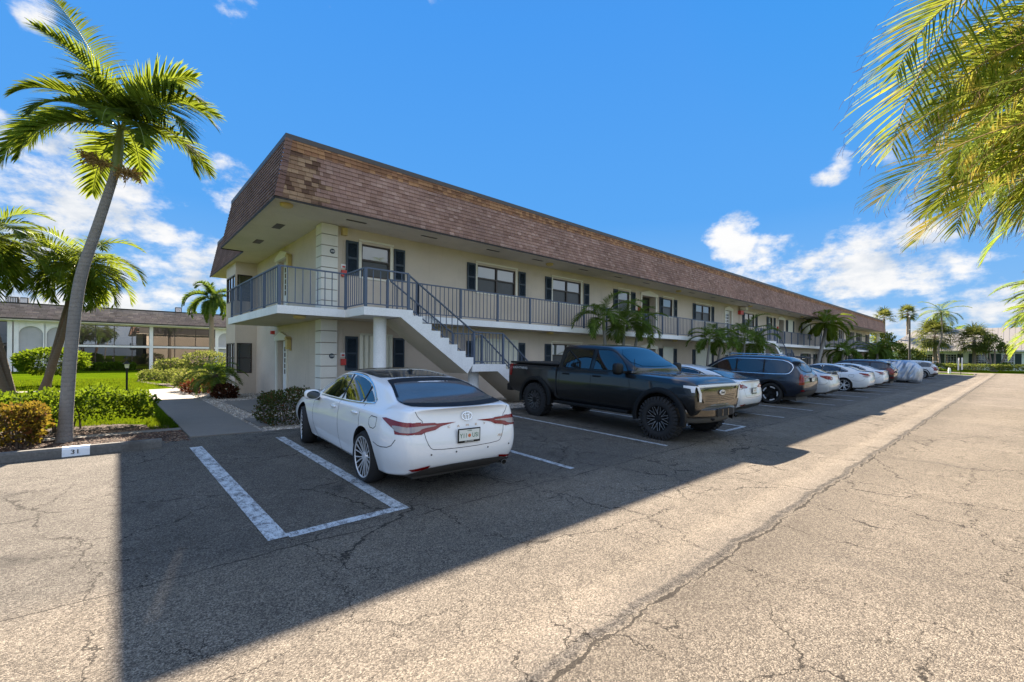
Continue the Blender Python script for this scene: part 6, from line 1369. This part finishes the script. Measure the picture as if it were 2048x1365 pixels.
for k in range(8): g.box(-.42,-.401,-.4,.4,.1+k*.1,.14+k*.1)
g.build('grille',MT['alloy'],r)
# pole, sign, small post
r=empty('lamp_pole',(84,9.95,.3)); tag(r,'tall grey round pole before the slim fan palm at the far end','pole'); g=MB(); g.lathe([(-.1,.14),(7.6,.09)],12,close=True); g.build('shaft',MT['under'],r,smooth=60); g=MB(); g.box(-.3,.3,-.06,.06,5.75,5.85); g.lathe([(7.6,.1),(7.75,.08)],12,close=True); g.build('crossbar',MT['signw'],r)
r=empty('road_sign',(78.6,4.5,zg(78.6,4.5))); tag(r,'two white sign boards seen edge-on on a thin black post by the cross road','sign'); g=MB(); g.box(-.03,.03,-.03,.03,0,.9); g.build('post',MT['black'],r)
for y,z in ((-.10,.62),(.22,.55)):
    g=MB(); g.box(-.45,.45,y-.045,y+.045,z,z+1.5); g.build('sign_board',MT['signw'],r)
r=empty('white_post',(82.0,5.75,zg(82,5.75))); tag(r,'short white utility post on the grass near the cross road','post'); g=MB(); g.lathe([(0,.14),(.62,.13),(.72,.08)],12,close=True); g.build('shaft',MT['signw'],r,smooth=40); g=MB(); g.lathe([(.25,.16),(.35,.16)],12,close=True); g.build('collar',MT['doorw'],r)
# areca palms on the near side of the drive
AX,AY=9.6,-1.7
def L_(x,y,z): return (x-AX,y-AY,z)
areca('areca_palm',(AX,AY,0),[(0,-.2,4.6,.8),(.4,-.5,5.2,.7),(-.6,.0,4.3,.7),(.9,.0,4.5,.9),(.2,.0,5.6,.7)],'yellow-green areca palm clump whose long fronds hang over the drive at the upper right',5,nf=9,azr=(1.1,2.8),els=(1.25,-.05),L=2.0,wid=.018,n=56,ll=.60,
  fr=[(L_(8.3,-.20,7.1),1.72,-.80,2.9,.65,.98,1.45,40),(L_(8.0,-.45,6.5),1.9,-.15,2.1,1.2,.7,1.0),(L_(8.4,-.7,5.0),1.8,.30,2.1,1.2,.75,.5),(L_(8.2,-.7,4.5),1.7,.15,2.2,1.1,.75,.7),(L_(9.0,-.8,5.6),1.9,.4,2.2,1.2,.7,.4),
      (L_(8.8,-.7,4.0),1.6,.2,1.9,1.3,.65,.5),(L_(9.2,-.6,6.4),1.7,.1,1.9,1.3,.7,.9),(L_(8.6,-.6,5.5),1.5,.0,1.7,1.3,.7,1.0),(L_(8.9,-.5,4.9),1.7,-.2,1.7,1.2,.7,1.1),(L_(9.3,-.5,4.5),1.75,.1,1.7,1.3,.6,.8)]+[(L_(8.4+1.3*((k*.618)%1),-.80+.42*((k*.37)%1),4.3+2.6*((k*.271)%1)),1.5+.5*((k*.73)%1),-.3+.9*((k*.41)%1),1.25+.5*((k*.53)%1),1.35,.55,.3+1.1*((k*.29)%1),44) for k in range(16)])
areca('areca_palm',(12.6,-1.5,0),[(0,-.4,5.1,.8),(.4,-.6,6.0,.7),(-.6,-.1,4.6,.7),(-1.2,-.2,5.6,.7),(.2,.1,6.6,.8)],'greener areca palm clump just behind the yellow-green one at the right edge',6,mat='arecag',nf=11,azr=(1.0,3.0),els=(1.2,-.1),L=2.2,ll=.56,wid=.026)
areca('areca_palm',(21.5,-1.85,0),[(0,0,3.2,.9),(.4,.3,3.7,.8),(-.8,.2,2.9,.9),(-1.4,.3,2.7,.8),(1.2,.2,3.5,1.0),(2,.3,3.0,.8)],'lower bright green areca palm farther along the right side of the drive',9,mat='arecag',nf=12,L=1.8,ll=.46,n=40,wid=.028,azr=(.9,3.6),els=(1.25,0.))
areca('areca_palm',(36,-3.4,0),[(0,0,2.6,.9),(.8,.3,3.2,.8),(-1.2,.2,2.2,.9),(2,.5,2.9,.8)],'farthest areca palm clump on the right side of the drive',10,mat='arecag',nf=8,L=2.4,ll=.5,n=24,wid=.06,azr=(.9,3.6),els=(1.25,-.1))
SKYSAT=1.25; SKYSTR=.13; EXPO=1.85; FILL_BANK=1.35; SUNE=6.3; SUNC=(1,.85,.68)
CLOUDS=[(40,400,.20,.24),(200,370,.16,.22),(60,520,.30,.22),(250,560,.30,.23),(455,375,.10,.24),(400,560,.18,.20),(1470,480,.09,.23),(1560,530,.15,.235),(1700,545,.18,.225),(1850,575,.26,.215),(1990,600,.25,.2),(1665,335,.055,.25),(1640,345,.04,.22),(1800,305,.06,.20),(1745,415,.03,.18),(470,5,.08,.18),(640,0,.05,.17),(480,20,.05,.18),(60,30,.05,.17),(870,-5,.04,.15),(-420,470,.42,.22),(2500,500,.7,.2)]
# ------------------------------------------------------------------ camera, light, sky
cam=bpy.data.cameras.new('camera'); co=bpy.data.objects.new('camera',cam); COL.objects.link(co); scn.camera=co
cam.sensor_width=36; cam.lens=901.5/2048*36; cam.shift_y=34/2048; cam.clip_start=.05; cam.clip_end=3000
th=R(48.16)
fw=Vector((math.cos(th),math.sin(th),0)); rt=Vector((math.sin(th),-math.cos(th),0)); up=Vector((0,0,1))
mt=Matrix((rt,up,-fw)).transposed().to_4x4()
co.matrix_world=Matrix.Translation((0,0,1.7))@mt@Matrix.Rotation(.0075,4,'Z')
SD=Vector((3.15,8.9,7.1)).normalized()
sun=bpy.data.lights.new('sun','SUN'); sun.energy=SUNE; sun.angle=R(.5); sun.color=SUNC
so=bpy.data.objects.new('sun',sun); COL.objects.link(so); so.rotation_euler=SD.to_track_quat('Z','Y').to_euler(); so.location=(0,0,30)
w=N('World',True); scn.world=w.o
sky=w.n('ShaderNodeTexSky'); sky.sky_type='NISHITA'; sky.sun_disc=False
sky.sun_elevation=math.asin(SD.z); sky.sun_rotation=math.atan2(SD.x,SD.y); sky.altitude=0; sky.air_density=1.; sky.dust_density=.6; sky.ozone_density=3.
dirv=w.vmath('NORMALIZE',w.n('ShaderNodeTexCoord').outputs['Generated'])
sp=w.n('ShaderNodeSeparateXYZ',{0:dirv}); DZ=sp.outputs[2]
Fq=SKYSTR*2**EXPO
T3=lambda *c:tuple(x/Fq for x in c)
def pdir(u,v):
    return (fw*901.5+rt*(u-1024)-up*(v-716.5)).normalized()
hs=w.n('ShaderNodeHueSaturation',{'Hue':.492,'Saturation':SKYSAT,'Value':1.,'Color':sky.outputs[0]}).outputs[0]
# cloud field: noise on a flat layer high above, gathered where the banks stand
inv=w.math('DIVIDE',1.,w.math('ADD',w.math('MAXIMUM',DZ,0.),.12))
pl=w.vmath('SCALE',dirv,None); w.set(pl.node.inputs['Scale'],inv)
n1=w.noise(w.vmath('MULTIPLY',pl,(1.,1.,2.4)),1.3,9,.60); n2=w.noise(w.vmath('MULTIPLY',dirv,(1,1,1.9)),6.5,10,.62); n3=w.noise(w.vmath('MULTIPLY',dirv,(1,1,1.5)),19.,8,.62)
nz=w.math('ADD',w.math('ADD',w.math('MULTIPLY',n1,.25),w.math('MULTIPLY',n2,.50)),w.math('MULTIPLY',n3,.25))
bias=-.16
acc=None
for u,v,rad,amt in CLOUDS:
    d=w.vmath('DISTANCE',dirv,tuple(pdir(u,v)),out=1)
    b=w.smooth(d,rad,rad*.25,0.,amt)
    acc=b if acc is None else w.math('MAXIMUM',acc,b)
cl=w.smooth(w.math('ADD',w.math('ADD',nz,bias),acc),.505,.625)
shade=w.smooth(w.math('ADD',w.math('MULTIPLY',w.noise(w.vmath('ADD',w.vmath('MULTIPLY',dirv,(1,1,2.2)),(.02,.03,.05)),5.5,7,.6),.6),w.math('MULTIPLY',w.math('ADD',nz,acc),.5)),.50,.72)
ccol=w.mix(shade,T3(.50,.60,.74),T3(1.02,1.01,1.0))
cap=w.vmath('MINIMUM',hs,(1.2,1.7,2.4))
grad=w.ramp(DZ,[(.0,T3(.48,.68,.86)),(.10,T3(.22,.50,.90)),(.28,T3(.078,.37,.90)),(.60,T3(.038,.30,.87)),(1.,T3(.02,.18,.62))])
base=w.mix(.94,cap,grad)
# unseen clouds added behind the camera to fill light onto the shaded facade
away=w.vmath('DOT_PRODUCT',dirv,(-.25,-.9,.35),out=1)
fill_bank=w.math('MULTIPLY',w.smooth(away,.0,.6),w.smooth(w.noise(dirv,2.2,7,.6),.38,.58))
base=w.mix(fill_bank,base,T3(FILL_BANK*.87,FILL_BANK*.97,FILL_BANK*1.14))
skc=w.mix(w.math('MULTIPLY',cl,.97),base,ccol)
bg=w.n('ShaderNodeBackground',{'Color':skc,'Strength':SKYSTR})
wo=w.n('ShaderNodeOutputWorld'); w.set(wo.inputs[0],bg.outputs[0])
vs=scn.view_settings; vs.view_transform='Standard'; vs.look='None'; vs.gamma=1; vs.exposure=EXPO; vs.use_curve_mapping=False
scn.cycles.use_denoising=True
scn.cycles.max_bounces=8; scn.cycles.diffuse_bounces=4; scn.cycles.transparent_max_bounces=12; scn.cycles.caustics_reflective=False; scn.cycles.caustics_refractive=False
